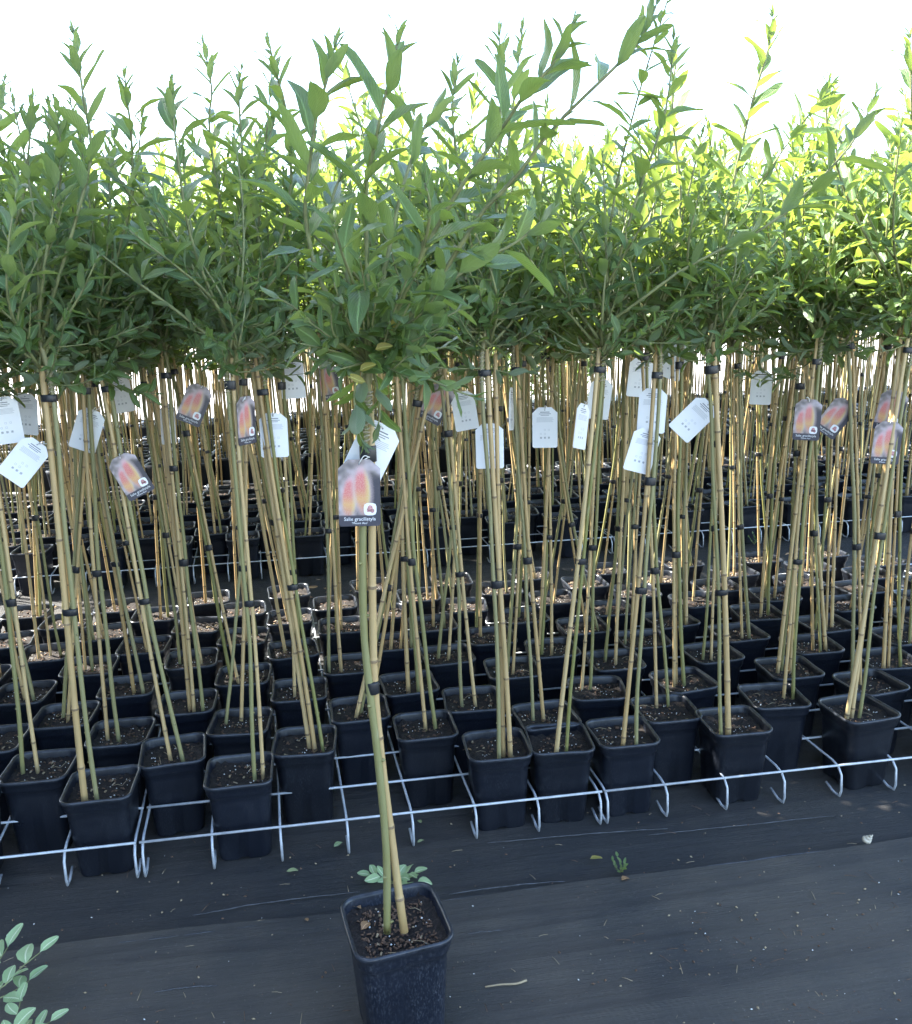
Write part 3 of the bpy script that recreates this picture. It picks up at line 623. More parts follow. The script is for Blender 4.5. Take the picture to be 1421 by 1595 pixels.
sm = dict(rad=.0022, leaf=.045, gap=.016, start=.2, small_base=False)
fsh([(625, 514), (658, 487), (688, 447)], -.06, **dict(sm, leaf=.055)); fsh([(653, 585), (704, 606), (737, 618)], -.05, **sm); fsh([(540, 540), (501, 512), (456, 477), (425, 460)], -.05, **sm)
fsh([(530, 550), (500, 542), (468, 535)], -.06, **sm); fsh([(556, 585), (552, 620), (555, 648)], -.035, **dict(sm, leaf=.05)); fsh([(590, 560), (600, 530), (608, 500)], -.06, **sm)
fsh([(560, 600), (556, 660), (566, 690)], -.03, **sm); fsh([(585, 590), (592, 640), (588, 668)], -.03, **sm); fsh([(545, 545), (520, 520), (515, 480)], -.07, **sm); fsh([(620, 560), (650, 545), (680, 520)], -.02, **sm); fsh([(600, 580), (622, 566), (640, 548)], -.05, **sm)
for (x, y), dp in zip([(480, 500), (495, 470), (520, 440), (545, 430), (590, 440), (615, 460), (640, 470), (670, 480), (690, 510), (700, 540), (500, 560), (530, 575), (640, 590), (480, 440), (720, 480), (560, 400), (640, 420), (600, 400)], [-.08, .05, -.1, .06, -.1, .07, -.09, .04, -.08, .05, -.03, -.07, -.06, .02, .0, -.12, -.1, .05]):
    fsh([((x+574)/2+rnd.uniform(-8, 8), (y+560)/2), (x, y)], dp, **dict(sm, leaf=.04))
fsh([(570, 540), (566, 500), (560, 455)], -.07, **sm); fsh([(585, 545), (640, 500), (665, 440)], -.03, **sm)
cr_ = obj('crown', fc.branch_mesh(), fr, loc=top)
print('front leaves', len(fc.lm))
order = sorted(range(len(fc.lm)), key=lambda i: -np.linalg.norm(fc.lm[i][:3, 1]))
for i in order[:300]: obj('leaf', LEAF_ME[fc.li[i]], cr_, basis=Matrix(fc.lm[i].tolist()))
if order[300:]: stuff(obj('foliage', foliage_mesh('foliage', [fc.lm[i] for i in order[300:]], [fc.li[i] for i in order[300:]]), cr_))
for x, y, a in ((560, 578, .4), (564, 520, 2.2), (612, 518, 1.3), (570, 595, 2.8), (584, 545, .2)):
    mm = Matrix(leaf_matrix(np.array(at_y(x, y, wtop.y-.05)-wtop), np.array([math.cos(a), -.25, math.sin(a)*.8+.05]), np.array([.1, -.8, .5]), .024, 1).tolist()); obj('leaf', LEAF_YEL, cr_, basis=mm)

# ------------------------------------------------------------------ second block and the mass behind
ORG2 = at(560, 866, .072); ORG2.z = 0
k0 = ((ORG-ORG2).dot(GU)); 
ORG2 = ORG2 + GV*0
cells2 = [(c, r_) for r_ in range(10) for c in range(-26, 27) if (c+r_) % 2 == 0]
cand = []
for c, r_ in cells2:
    p = cellc(ORG2, c, r_)+Vector((rnd.gauss(0, .008), rnd.gauss(0, .008), 0))
    if abs(p.x) < p.y*.52+.45: cand.append((c, r_, p))
left = 299-n1; rest2 = cand[left:]
for c, r_, p in cand[:left]:
    tree(p, 'potted willow beyond the gap, %s row, %s' % (ORD[r_], 'in line with the front willow' if c == 0 else '%s columns %s the front willow' % (NUM[abs(c)], 'past' if c > 0 else 'before')), 'willow standards in the block beyond the gap', yaw=GA+rnd.gauss(0, .06), scale=rnd.uniform(.95, 1.12)+.12*min(1, max(0, p.x-.6)),
         hs=rnd.uniform(.94, 1.07), direc=(rnd.gauss(0, .055), rnd.gauss(0, .05), 1), base=(rnd.gauss(0, .012), rnd.gauss(0, .012)), sxform=rnd.uniform(0, 6.28), soil=rnd.choice(DRY if r_ < 1 else SOILS))
print('trees', n1, len(cand), 'left over', len(rest2))
far = [p for _, _, p in rest2]
for blk in range(2):
    o3 = ORG2 + GV*(1.85*(blk+1))
    for r_ in range(10 if blk == 0 else 4):
        for c in range(-40, 41):
            if (c+r_) % 2: continue
            p = cellc(o3, c, r_)+Vector((rnd.gauss(0, .01), rnd.gauss(0, .01), 0))
            if abs(p.x) < p.y*.5+.3: far.append(p)
lm = []; li = []; mst = MB(); LOWV = []
for i in range(5):
    c = Crown(700+i); c.generic(n=9, hgt=.54, leaf=.078, low=4); LOWV.append(c)
for p in far:
    lean = np.array([rnd.gauss(0, .04), rnd.gauss(0, .04), 1]); b0 = np.array(p)+np.array([0, 0, .14]); t1 = b0+lean*.86; s_ = rnd.uniform(.95, 1.2)
    mst.add(*tube([b0, (b0+t1)/2, t1], .0048, 5), m=0); o_ = np.array([rnd.choice([-1, 1])*.013, 0, 0]); mst.add(*tube([b0+o_*1.6, (b0+t1)/2+o_, t1], .0042, 5), m=1)
    mst.add(*tube([b0+lean*.78, b0+lean*.795], .009, 6), m=2)
    V = []; 
    for hf, z in ((.049, 0), (.0635, .15), (.067, .17), (.061, .17), (.058, .15)): V += [(p[0]+x*hf, p[1]+y*hf, z) for x, y in ((1, .7), (.7, 1), (-.7, 1), (-1, .7), (-1, -.7), (-.7, -1), (.7, -1), (1, -.7))]
    mst.add(V, [[i*8+j, i*8+(j+1) % 8, (i+1)*8+(j+1) % 8, (i+1)*8+j] for i in range(4) for j in range(8)], 2); mst.add(V[32:], [list(range(8))], 3)
    cw = rnd.choice(LOWV); a = rnd.uniform(0, 6.28); Rz = np.eye(4); Rz[:2, :2] = [[math.cos(a), -math.sin(a)], [math.sin(a), math.cos(a)]]; Rz[:3, :3] *= s_; Rz[:3, 3] = t1
    for m_, k_ in zip(cw.lm, cw.li):
        if rnd.random() < .62: lm.append(Rz@m_); li.append(k_)
fo = stuff(obj('far_willow_rows', mst.mesh('far_willow_rows', ['cane', 'trunk', 'pot', 'soil'])))
tag(fo, 'far mass of potted willow standards behind the second block', 'trees')
stuff(obj('foliage', foliage_mesh('foliage', lm, li, lowpoly=True), fo))
print('far', len(far), 'leaves', len(lm))

# ------------------------------------------------------------------ wire trays
WR, WH = .0026, .074
def wire_mesh(P, n=None): b = MB(); b.add(*tube(P, WR, 7)); return b.mesh('wire', ['wire'])
DEP = 10*ROWD
prof_ = [(.05, .012), (.02, .004), (.0, .006), (-.004, .02), (-.001, WH-.018), (.012, WH-.004), (.035, WH), (DEP-.035, WH), (DEP-.012, WH-.004), (DEP+.001, WH-.018), (DEP+.004, .02), (DEP, .006), (DEP-.02, .004), (DEP-.05, .012)]
LONG = wire_mesh([tuple(GV*d+Vector((0, 0, z))) for d, z in prof_]); CROSS = wire_mesh([tuple(GU*-.004+Vector((0, 0, 0))), tuple(GU*(CELL*3.5)), tuple(GU*(CELL*7+.004))])
def tray(org, c0, label, group=None):
    o = org+GU*gx(c0); e = bpy.data.objects.new('wire_tray', None); COL.objects.link(e); e.location = o; e.empty_display_size = .05; tag(e, label, 'wire tray', group)
    for i in range(8): obj('long_wire', LONG, e, loc=GU*(CELL*i)+Vector((rnd.gauss(0, .001), 0, 0)))
    for j in range(11): obj('cross_wire', CROSS, e, loc=GV*(j*ROWD if j else .002)+Vector((0, 0, WH+2*WR-.001)))
T1 = {-6: 'galvanised wire pot tray holding the thick-caned willow', 1: 'galvanised wire pot tray with an empty gap behind the single front willow', 8: 'galvanised wire pot tray with thick upright cane pot in its front row', 15: 'galvanised wire pot tray at the end of the front block past the outward-leaning photo-card willow'}
for c0, lab in T1.items(): tray(ORG, c0, lab)
for c0 in (-20, -13, -6, 1, 8, 15): tray(ORG2, c0, 'galvanised wire pot tray in the block beyond the gap', 'wire trays beyond the gap')

# ------------------------------------------------------------------ plant cards
TW, TH, TT = .054, .088, .0007
def card_outline(w, h, ch=.012):
    c = .003; return [(-w/2+c, -h/2), (w/2-c, -h/2), (w/2, -h/2+c), (w/2, h/2-ch), (w/2-ch*1.1, h/2), (-w/2+ch*1.1, h/2), (-w/2, h/2-ch), (-w/2, -h/2+c)]
def card_mesh(name, mats):
    o = card_outline(TW, TH); n = len(o); b = MB()
    b.add([(x, -TT/2, z) for x, z in o]+[(x, TT/2, z) for x, z in o], [list(range(n)), [n+i for i in range(n)][::-1]]+[[(i+1) % n, i, n+i, n+(i+1) % n] for i in range(n)], 0)
    b.m[0] = 1 if len(mats) > 1 else 0
    me = b.mesh(name, mats, smooth=False); u = me.uv_layers.new(name='UVMap')
    u.data.foreach_set('uv', np.array([((me.vertices[l.vertex_index].co.x+TW/2)/TW, (me.vertices[l.vertex_index].co.z+TH/2)/TW) for l in me.loops]).ravel()); return me
# photo side: two pink and yellow catkins on grey, slate footer
m, nt, bs = mat('catkin_print'); M['catkin'] = m; L = nt.links
uv = nd(nt, 'ShaderNodeUVMap'); nz = nd(nt, 'ShaderNodeTexNoise', i_Scale=46, i_Detail=5, i_Roughness=.7); L.new(uv.outputs[0], nz.inputs[0])
def ell(cx, cy, rx, ry, ang, soft=.25, fuzz=.35):
    mp = nd(nt, 'ShaderNodeMapping', vector_type='TEXTURE'); mp.inputs['Location'].default_value = (cx, cy, 0); mp.inputs['Rotation'].default_value = (0, 0, ang); mp.inputs['Scale'].default_value = (rx, ry, 1); L.new(uv.outputs[0], mp.inputs[0])
    ln = nd(nt, 'ShaderNodeVectorMath', operation='LENGTH'); L.new(mp.outputs[0], ln.inputs[0])
    a = nd(nt, 'ShaderNodeMath', operation='MULTIPLY_ADD', i_1=fuzz, i_2=-fuzz/2); L.new(nz.outputs[0], a.inputs[0])
    s_ = nd(nt, 'ShaderNodeMath', operation='ADD'); L.new(ln.outputs['Value'], s_.inputs[0]); L.new(a.outputs[0], s_.inputs[1])
    mr = nd(nt, 'ShaderNodeMapRange', i_1=1+soft, i_2=1-soft, i_3=0., i_4=1.); L.new(s_.outputs[0], mr.inputs[0])
    sep = nd(nt, 'ShaderNodeSeparateXYZ'); L.new(mp.outputs[0], sep.inputs[0]); return mr.outputs[0], sep.outputs[0], sep.outputs[1]
n0 = nd(nt, 'ShaderNodeTexNoise', i_Scale=3.2, i_Detail=1); L.new(uv.outputs[0], n0.inputs[0])
col = ramp(nt, n0.outputs[0], [(.35, (.11, .105, .105)), (.5, (.27, .25, .24)), (.66, (.5, .47, .5))])
e1, _, _ = ell(1.02, .62, .32, .62, .12, .12, 0); col = mixc(nt, e1, col, (.05, .052, .068))
for cx, cy, rx, ry, an in ((.27, .72, .165, .47, -.1), (.57, .88, .17, .52, .06)):
    h, _, _ = ell(cx, cy+.02, rx*1.28, ry*1.08, an, .35, .6); col = mixc(nt, h, col, (.56, .47, .46))
    e, sx_, sy_ = ell(cx, cy, rx, ry, an, .22, .9)
    g = nd(nt, 'ShaderNodeMapRange', i_1=-1., i_2=1.); L.new(sy_, g.inputs[0])
    cc = ramp(nt, g.outputs[0], [(.05, (.5, .2, .12)), (.3, (.62, .36, .08)), (.55, (.58, .13, .11)), (.85, (.6, .12, .15)), (1., (.68, .4, .48))])
    ri = nd(nt, 'ShaderNodeMapRange', i_1=.25, i_2=.95); L.new(sx_, ri.inputs[0]); cc = mixc(nt, ri.outputs[0], cc, (.62, .56, .14))
    cc = mixc(nt, ramp(nt, nz.outputs[0], [(.42, (0, 0, 0)), (.62, (.75,)*3)]), cc, (.72, .5, .4)); col = mixc(nt, e, col, cc)
sv_ = nd(nt, 'ShaderNodeSeparateXYZ'); L.new(uv.outputs[0], sv_.inputs[0])
ft = nd(nt, 'ShaderNodeMapRange', i_1=.29, i_2=.25); L.new(sv_.outputs[1], ft.inputs[0]); col = mixc(nt, ft.outputs[0], col, (.05, .052, .07))
col = mixc(nt, 1., col, (1., .92, .92), 'MULTIPLY'); L.new(col, bs.inputs['Base Color']); bs.inputs['Roughness'].default_value = .35
CARD_P = card_mesh('photo_card', ['slate', 'catkin']); CARD_W = card_mesh('white_card', ['cardwhite'])
def text_mesh(lines, matn):
    out = MB()
    for txt, size, x, z in lines:
        cu = bpy.data.curves.new('t', 'FONT'); cu.body = txt; cu.size = size; cu.align_x = 'CENTER'; cu.extrude = 0; cu.resolution_u = 2
        o = bpy.data.objects.new('t', cu); COL.objects.link(o); dg = bpy.context.evaluated_depsgraph_get(); me = o.evaluated_get(dg).to_mesh()
        out.add([(v_.co.x+x, -TT/2-.00015, v_.co.y+z) for v_ in me.vertices], [list(p_.vertices) for p_ in me.polygons]); o.evaluated_get(dg).to_mesh_clear(); bpy.data.objects.remove(o); bpy.data.curves.remove(cu)
    return out.mesh('lettering', [matn], smooth=False)
TXT_P = text_mesh([('Salix gracilistyla', .0066, 0, -TH/2+.0075), ("'Mount Aso'", .0042, 0, -TH/2+.0028)], 'white_print')
def quad(b, x, z, w, h, m=0, y=-TT/2-.0002): b.add([(x-w/2, y, z-h/2), (x+w/2, y, z-h/2), (x+w/2, y, z+h/2), (x-w/2, y, z+h/2)], [[0, 1, 2, 3]], m)
b = MB(); o = [(math.cos(a)*.0082*(abs(math.cos(a))**4+abs(math.sin(a))**4)**-.25, -TT/2-.0003, math.sin(a)*.0082*(abs(math.cos(a))**4+abs(math.sin(a))**4)**-.25) for a in np.arange(16)*math.pi/8]
b.add([(x+.0135, y, z-.0215) for x, y, z in o], [list(range(16))], 0)
for dx, dz, q in ((0, .001, .0038), (.003, -.002, .0025), (-.0025, -.0015, .002)): b.add([(.0135+dx+math.cos(a)*q, -TT/2-.0006, -.0215+dz+math.sin(a)*q*1.25) for a in np.arange(8)*math.pi/4], [list(range(8))], 1)
INSET = b.mesh('inset_picture', ['white_print', 'pink_print'], smooth=False)
b = MB(); r5 = random.Random(3)
quad(b, 0, .0335, .02, .0016); quad(b, 0, .0298, .026, .0012); quad(b, 0, .0268, .018, .0010)
for i in range(5): quad(b, r5.uniform(-.001, .001), .0215-i*.0022, .038-r5.random()*.006, .0010, 1)
for i in range(3):
    for j in range(3):
        x, z = -.0085+i*.0085, -.005-j*.0085
        if r5.random() < .85:
            for dx, dz, w, h in ((0, .0016, .0036, .0006), (0, -.0016, .0036, .0006), (.0016, 0, .0006, .0026), (-.0016, 0, .0006, .0026)): quad(b, x+dx, z+dz, w, h, 0 if j == 2 else 1)
            if j == 2: quad(b, x, z, .0018, .0014, 0)
PRINT_W = b.mesh('printed_lines', ['ink', 'inkpale'], smooth=False)
b = MB(); b.add([(math.cos(a)*.0012, -TT/2-.0002, TH/2-.006+math.sin(a)*.0012) for a in np.arange(10)*math.pi/5], [list(range(10))]); HOLE = b.mesh('hole', ['ink'], smooth=False)
def card(kind, px, py, y, roll, yaw, label, group=None, tie=None, pitch=0.):
    o = obj('plant_card', CARD_P if kind == 'P' else CARD_W); c = at_y(px, py, y)
    face = math.atan2(-c.x, c.y)          # roughly towards the path
    o.matrix_world = Matrix.Translation(c) @ Matrix.Rotation(face*.6+R(yaw), 4, 'Z') @ Matrix.Rotation(R(pitch), 4, 'X') @ Matrix.Rotation(R(roll), 4, 'Y')
    tag(o, label, 'plant card', group)
    if kind == 'P': obj('lettering', TXT_P, o); obj('inset_picture', INSET, o)
    else: obj('printed_lines', PRINT_W, o)
    obj('hole', HOLE, o)
    if tie:
        w = o.matrix_world.inverted() @ at_y(tie[0], tie[1], tie[2]); h = Vector((0, -.001, TH/2-.005)); mid = (w+h)/2+Vector((0, -.003, .006))
        b = MB(); b.add(*tube(smooth_path([h, mid, w], 9), .0007, 5)); b.add(*tube(smooth_path([h+Vector((0, .002, 0)), mid+Vector((.003, .004, -.004)), w+Vector((.004, .008, 0))], 9), .0007, 5)); obj('tie', b.mesh('tie', ['tie']), o)
    return o
def ty(c, r_): return ALLTREES[(c, r_)].location.y
CARDS = [
 ('P', 560, 768, FY-.013, 2, 2, 'big photo card with two pink catkins on the single front willow', (575, 712, FY-.008)),
 ('W', 577, 708, FY+.022, 28, 6, 'white card sticking out behind the big catkin photo card', (575, 660, FY+.01)),
 ('W', 38, 718, ty(0, 0)+.012, 42, -4, 'white card tilted diagonally on the very thick tan cane', (68, 690, ty(0, 0))),
 ('W', 8, 655, ty(-1, 1)+.01, -3, 10, 'upright white card above the diagonally tilted one', (8, 622, ty(-1, 1))),
 ('W', 40, 645, ty(-1, 3)+.01, 6, -20, 'shaded white card behind the upright one', None),
 ('W', 136, 670, ty(0, 2)+.012, 22, -8, 'white card tilted on a cane just inside the front block', (150, 636, ty(0, 2))),
 ('W', 188, 615, ty(1, 5), -5, 20, 'shaded white card among leaves above the tilted catkin card', None),
 ('P', 204, 741, ty(1, 1)-.012, -24, 8, 'catkin photo card tilted on the leaning willow', (190, 708, ty(1, 1)-.002)),
 ('P', 303, 630, ty(1, 3)-.01, 26, 0, 'dark catkin photo card tilted the other way, in shade', (315, 605, ty(1, 3))),
 ('W', 262, 660, ty(1, 3)+.02, 4, 62, 'white card turned almost edge-on beside the dark catkin card', None),
 ('P', 384, 655, ty(2, 0)+.012, 2, 58, 'catkin photo card turned sideways behind the pinkish cane', (378, 625, ty(2, 0))),
 ('W', 427, 678, ty(3, 1)+.014, 1, 0, 'white card centred behind two canes', (425, 645, ty(3, 1))),
 ('W', 455, 590, ty(3, 3)+.01, -2, 0, 'white card half hidden by leaves', None),
 ('P', 512, 596, ty(3, 5), -8, 10, 'dim catkin photo card deep under the leaves', None),
 ('P', 681, 628, ty(6, 2)+.05, 30, 0, 'catkin photo card tilted below drooping leaves', None),
 ('W', 724, 640, ty(6, 2)+.1, -8, 10, 'white card just behind the one below drooping leaves', None),
 ('W', 763, 695, ty(6, 0)+.013, 0, 0, 'upright white card behind a tan cane beside the empty tray cell', (765, 660, ty(6, 0))),
 ('W', 797, 637, ty(7, 1)+.02, 8, 78, 'white card seen edge-on next to the cane', None),
 ('W', 849, 666, ty(7, 1)+.09, 0, 0, 'upright white card with round shoulders behind a single cane', (849, 634, ty(7, 1)+.08)),
 ('W', 906, 664, ty(7, 0)+.012, 14, 60, 'narrow slanting white card on the outward leaning cane', (915, 625, ty(7, 0))),
 ('W', 934, 622, ty(8, 2)+.02, 8, 20, 'white card behind the narrow slanting one', None),
 ('W', 1016, 640, ty(8, 0)+.016, 3, 0, 'upper of two white cards on one willow', (1017, 612, ty(8, 0))),
 ('W', 1001, 702, ty(8, 0)-.014, 16, 6, 'lower of two white cards on one willow', (1012, 660, ty(8, 0)-.006)),
 ('W', 1081, 652, ty(10, 0)+.004, 44, 0, 'white card hanging diagonally from the thick upright cane', (1116, 625, ty(10, 0)-.004)),
 ('W', 1052, 562, ty(10, 2)+.15, 22, 0, 'cream lit card high under the leaves', None),
 ('W', 997, 588, ty(9, 1)+.2, 6, 10, 'greyish card tucked under the leaves', None),
 ('W', 1186, 604, ty(10, 2)+.35, 2, 0, 'small white card behind a cane deeper in the block', None),
 ('P', 1258, 654, ty(11, 1)+.012, 2, -4, 'catkin photo card crossed by a green stem', (1256, 620, ty(11, 1))),
 ('P', 1302, 650, ty(11, 1)+.09, 34, 0, 'shaded catkin photo card tilted beside the crossed one', None),
 ('P', 1382, 690, ty(12, 0)-.012, 3, 4, 'catkin photo card low on the outward leaning willow', (1390, 654, ty(12, 0)-.004)),
 ('P', 1388, 640, ty(12, 0)+.10, 10, -10, 'dark catkin photo card behind the low one', None),
]
for kd, px, py, y, ro, yw, lab, tie in CARDS: card(kd, px, py, y, ro, yw, lab, tie=tie)

# ------------------------------------------------------------------ things lying on the fabric
def flat_leaf(name, px, py, L, ang, matn, label, templ=2, cat='leaf', lift=.004):
    me = leaf_object_mesh(name, ROUND[templ], matn); p = at(px, py, .006); o = obj(name, me)
    o.matrix_world = Matrix.Translation(p+Vector((0, 0, lift))) @ Matrix.Rotation(R(ang), 4, 'Z') @ Matrix.Rotation(R(rnd.uniform(-6, 6)), 4, 'X') @ Matrix.Scale(L, 4); tag(o, label, cat); return o
flat_leaf('fallen_leaf', 446, 1360, .023, -80, 'leaf_fallen', 'pale green fallen leaf lying flat in front of the trays', 0)
flat_leaf('fallen_leaf', 520, 1322, .024, -40, 'leaf_pale', 'pale green fallen leaf beside a tray foot', 0)
flat_leaf('fallen_leaf', 656, 1285, .017, 20, 'leaf_fallen', 'small yellowish leaf behind the front wire', 0)
flat_leaf('fallen_leaf', 650, 1315, .016, -60, 'leaf_fallen', 'small green leaf just in front of the empty cell', 0)
flat_leaf('yellow_fallen_leaf', 919, 1341, .025, -85, 'leaf_yellow', 'yellow fallen leaf beside the tiny weed', 2)
flat_leaf('brown_fallen_leaf', 968, 1374, .02, -60, 'leaf_brown', 'curled brown leaf at the foot of the tiny weed', 1)
flat_leaf('fallen_leaf', 688, 1214, .022, -85, 'leaf_fallen', 'pale leaf under the empty tray cells', 2)
flat_leaf('brown_fallen_leaf', 480, 1438, .012, 30, 'leaf_brown', 'tiny brown leaf left of the single front pot', 1)
for px, py, L, a, mt, lab in ((563, 1417, .02, 60, 'leaf_brown', 'pinkish dry leaf bit on the front pot soil'), (563, 1450, .022, -30, 'leaf_brown', 'curled brown leaf bit near the front pot rim'), (735, 1170, .02, 70, 'leaf_brown', 'brown dry leaf on soil beside the upright white card cane')):
    p = at(px, py, (SOIL_Z*FS+.007 if px < 600 else SOIL_Z+.004)); o = obj('dry_leaf', leaf_object_mesh('dry_leaf', ROUND[1], mt)); o.matrix_world = Matrix.Translation(p+Vector((0, 0, .002))) @ Matrix.Rotation(R(a), 4, 'Z') @ Matrix.Rotation(.3, 4, 'Y') @ Matrix.Scale(L, 4); tag(o, lab, 'leaf')
b = MB(); p = at(790, 1535, .008); b.add(*tube(smooth_path([(-.035, -.002, 0), (-.01, .0, .002), (.015, .003, 0), (.032, .009, .001)], 12), np.linspace(.0012, .002, 12), 6)); o = obj('pale_twig', b.mesh('pale_twig', ['straw']), loc=p); tag(o, 'thin pale twig lying on the dusty fabric', 'twig')
b = MB(); t_ = np.linspace(0, 1, 26); an = t_*2*math.pi*3.2; rr = .009*(1-t_)**.9
b.add(*tube(np.c_[rr*.55*np.cos(an), rr*.55*np.sin(an), .004+t_*.022], .0008+.0052*(1-t_), 9)); o = obj('snail_shell', b.mesh('snail_shell', ['shell']), loc=at(1347, 1312, .005), rot=(.5, .25, .4)); tag(o, 'small pale pointed snail shell on the fabric', 'shell')
def sprig(name, label, px, py, paths, leaf, matl, z=.006, n=6, templ=ROUND, seed=1, rad=.0016):
    r = random.Random(seed); p0 = at(px, py, z); e = bpy.data.objects.new(name, None); COL.objects.link(e); e.location = p0; e.empty_display_size = .03; tag(e, label, 'plant')
    for path in paths:
        P = smooth_path([np.array(q) for q in path], 12); b = MB(); b.add(*tube(P, np.linspace(rad, rad*.5, 12), 5)); st = obj('stem', b.mesh('stem', ['twig']), e)
        T, U, W = frames(P)
        for k in range(n):
            t = .25+.75*k/(n-1); i = min(11, int(t*11)); sgn = 1 if k % 2 else -1; d = T[i]*.8+np.cross(T[i], [0, 0, 1])*sgn*r.uniform(.7, 1.1)+np.array([0, 0, r.uniform(.0, .35)])
            if k == n-1: d = T[i]+np.array([0, 0, .1])
            obj('leaf', matl[r.randrange(len(matl))], st, basis=Matrix(leaf_matrix(P[i], d, np.array([r.gauss(0, .25), -.35+r.gauss(0, .2), 1]), leaf*r.uniform(.75, 1.15), r.uniform(.9, 1.2)).tolist()))
sprig('leafy_sprig', 'pale green leafy sprig on the fabric behind the single front pot', 612, 1376, [[(0, 0, .003), (-.02, .002, .012), (-.042, .006, .014)], [(0, 0, .003), (.02, .002, .014), (.04, .004, .018)], [(-.005, -.004, .003), (.018, -.012, .01), (.045, -.018, .012)]], .033, PALE_ME, n=5, seed=4, rad=.001)
# plant growing in from the side of the path
q = at(-130, 1560, .0); 
def rel(px, py, z): return tuple(at(px, py, z)-q)
sprig('leafy_shoot', 'pale glaucous leafy shoot reaching in beside the lapped fabric', -130, 1560, [[(0, 0, 0), rel(-60, 1560, .05), rel(0, 1540, .075), rel(30, 1510, .085), rel(62, 1484, .09)], [(0, 0, 0), rel(-50, 1530, .06), rel(-10, 1505, .09), rel(12, 1476, .1)], [(0, 0, 0), rel(-60, 1575, .05), rel(10, 1550, .06), rel(45, 1528, .06)]], .036, PALE_ME, z=0, n=6, seed=8)
q = at(-60, 1690, .0)
sprig('leafy_shoot', 'second pale leafy shoot low in front of the first one', -60, 1690, [[(0, 0, 0), rel(0, 1640, .05), rel(20, 1600, .07), rel(32, 1560, .075)], [(0, 0, 0), rel(10, 1640, .05), rel(45, 1612, .06), rel(78, 1592, .06)]], .034, PALE_ME, z=0, n=6, seed=12)
W3 = [leaf_object_mesh('weed_leaf', ROUND[1], 'leaf')]
sprig('weed_seedling', 'tiny green weed growing at the fabric seam', 966, 1358, [[(0, 0, 0), (.002, .0, .012), (-.004, .004, .03)], [(0, 0, 0), (-.008, .002, .01), (-.012, .006, .022)], [(0, 0, 0), (.008, -.002, .008), (.01, .003, .018)], [(0, 0, 0), (0, -.008, .006), (.004, -.01, .012)]], .009, W3, n=6, seed=2, rad=.0008)
sprig('weed_seedling', 'tiny green weed in the gap between the two blocks', 1175, 848, [[(0, 0, 0), (.004, 0, .02), (-.006, 0, .045)], [(0, 0, 0), (-.012, 0, .015), (-.02, .005, .03)], [(0, 0, 0), (.012, 0, .015), (.022, .005, .03)]], .014, W3, n=6, seed=3, rad=.001)
# specks and crumbs
b = MB(); r7 = random.Random(21)
for i in range(900):
    px, py = r7.uniform(-60, 1480), 1130+470*r7.random()**.75
    if r7.random() < .25: px, py = r7.gauss(1200, 160), r7.gauss(1480, 70)
    if py > 1640 or py < 1100: continue
    p = np.array(at(px, py, 0)); p[2] = .0045+.001; s_ = r7.choice([.0006, .0008, .001, .0014, .0022]); a = r7.uniform(0, 6.28); mm = r7.choice([0, 1, 1, 1, 2, 2]) if s_ < .002 else r7.choice([1, 1, 2])
    if r7.random() < .18:
        e = np.array([math.cos(a), math.sin(a), 0])*r7.uniform(.004, .013); b.add(*tube([p-e, p+np.array([0, 0, .001]), p+e], .0005, 4), m=mm if mm else 2); continue
    o8 = [(math.cos(a+k*1.57)*s_*(1 if k % 2 else 1.7), math.sin(a+k*1.57)*s_*(1 if k % 2 else 1.7), 0) for k in range(4)]
    b.add(np.array(o8+[(0, 0, s_)]+[(0, 0, -s_*.5)])+p, [[0, 1, 4], [1, 2, 4], [2, 3, 4], [3, 0, 4], [1, 0, 5], [2, 1, 5], [3, 2, 5], [0, 3, 5]], mm)
o = stuff(obj('ground_crumbs', b.mesh('ground_crumbs', ['perlite', 'bark', 'straw']))); tag(o, 'crumbs of soil and perlite scattered over the fabric', 'debris')
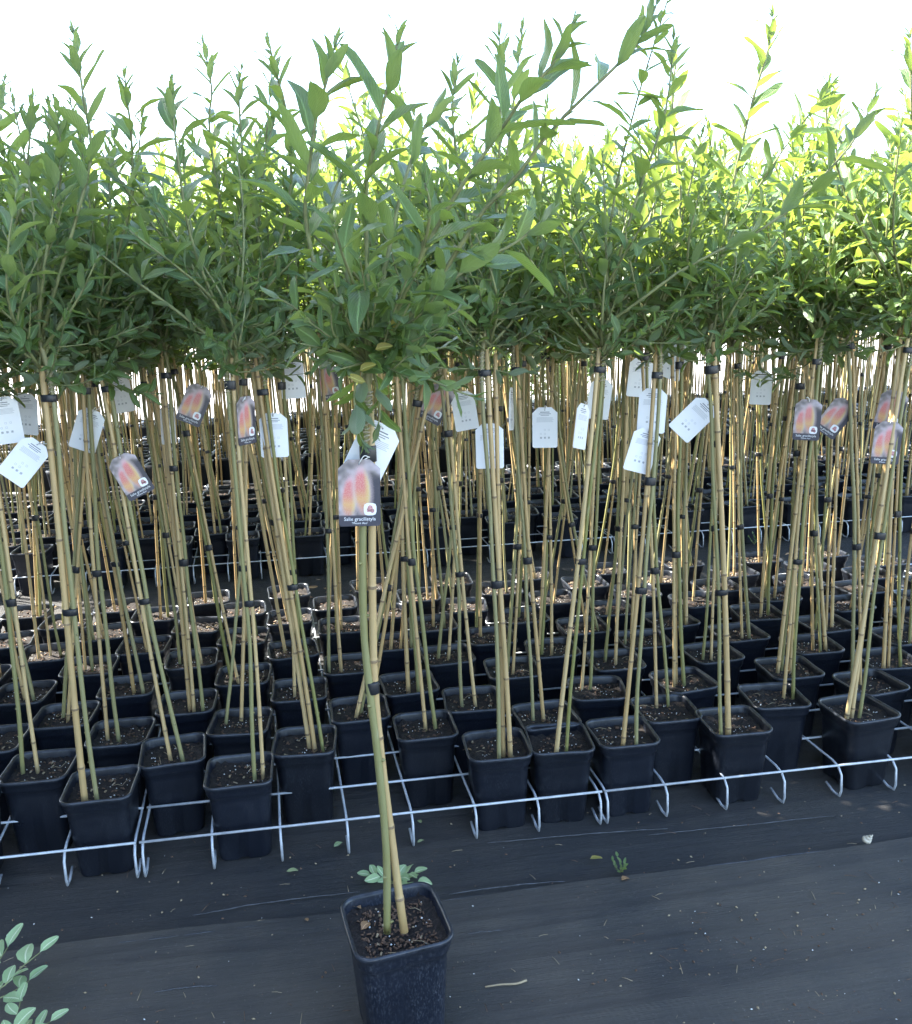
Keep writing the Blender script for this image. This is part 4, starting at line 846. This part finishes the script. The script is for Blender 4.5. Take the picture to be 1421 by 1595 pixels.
# dry litter lying in the gap between the blocks and bushes beyond
lm = []; li = []
for i in range(260):
    p = ORG + GU*rnd.uniform(-1.5, 4) + GV*(DEP+rnd.uniform(.02, .5)); a = rnd.uniform(0, 6.28)
    lm.append(leaf_matrix(np.array([p.x, p.y, .004+rnd.random()*.004]), np.array([math.cos(a), math.sin(a), 0.]), np.array([rnd.gauss(0, .2), rnd.gauss(0, .2), 1]), rnd.uniform(.02, .045))); li.append(rnd.randrange(6))
o = stuff(obj('leaf_litter', foliage_mesh('leaf_litter', lm, li, 'leaf_brown'))); tag(o, 'dry leaf litter in the gap between the two blocks', 'leaf litter')

for k, (px, w_) in enumerate(((585, 1.), (690, 1.25), (800, .9), (885, 1.1))):
    q = at_y(px, 540, 9.3+.3*(k % 2)); q.z = 0; e = bpy.data.objects.new('garden_shrub', None); COL.objects.link(e); e.location = q
    tag(e, 'sunlit yellow-green shrub beyond the far willow rows', 'shrub', 'shrubs beyond the far rows')
    c = Crown(1200+k); c.generic(n=26, hgt=.62, spread=1.15, leaf=.07, low=20)
    br = obj('branches', c.branch_mesh(), e, basis=Matrix.Translation((0, 0, .08)) @ Matrix.Scale(1.7*w_, 4)); stuff(obj('foliage', foliage_mesh('foliage', c.lm, c.li), br))

# ------------------------------------------------------------------ tall shed off to the side, throws the shade over the front block
SX, SY1, SH_ = -3.7, 3.28, 7.6
e = bpy.data.objects.new('shed', None); COL.objects.link(e); e.location = (SX, SY1, 0); tag(e, 'tall grey clad shed beside the trays', 'building')
b = MB(); n = 240; xs = [(-.02*(i % 4 in (1, 2)), -12*i/n) for i in range(n+1)]
b.add([(x, y, 0) for x, y in xs]+[(x, y, SH_) for x, y in xs], [[i, i+1, n+2+i, n+1+i] for i in range(n)]); obj('wall', b.mesh('wall', ['cladding'], smooth=False), e)
b = MB(); b.add([(-.02, 0, 0), (-6, 0, 0), (-6, 0, SH_), (-.02, 0, SH_), (-.02, -12, 0), (-6, -12, 0), (-6, -12, SH_), (-.02, -12, SH_)], [[0, 3, 2, 1], [4, 5, 6, 7], [1, 2, 6, 5]]); obj('wall', b.mesh('wall', ['cladding'], smooth=False), e)
b = MB(); b.add([(.12, .12, SH_), (.12, -12.1, SH_), (-3, -12.1, SH_+.5), (-3, .12, SH_+.5), (-6.1, -12.1, SH_), (-6.1, .12, SH_)], [[0, 1, 2, 3], [3, 2, 4, 5]]); obj('roof', b.mesh('roof', ['cladding'], smooth=False), e)
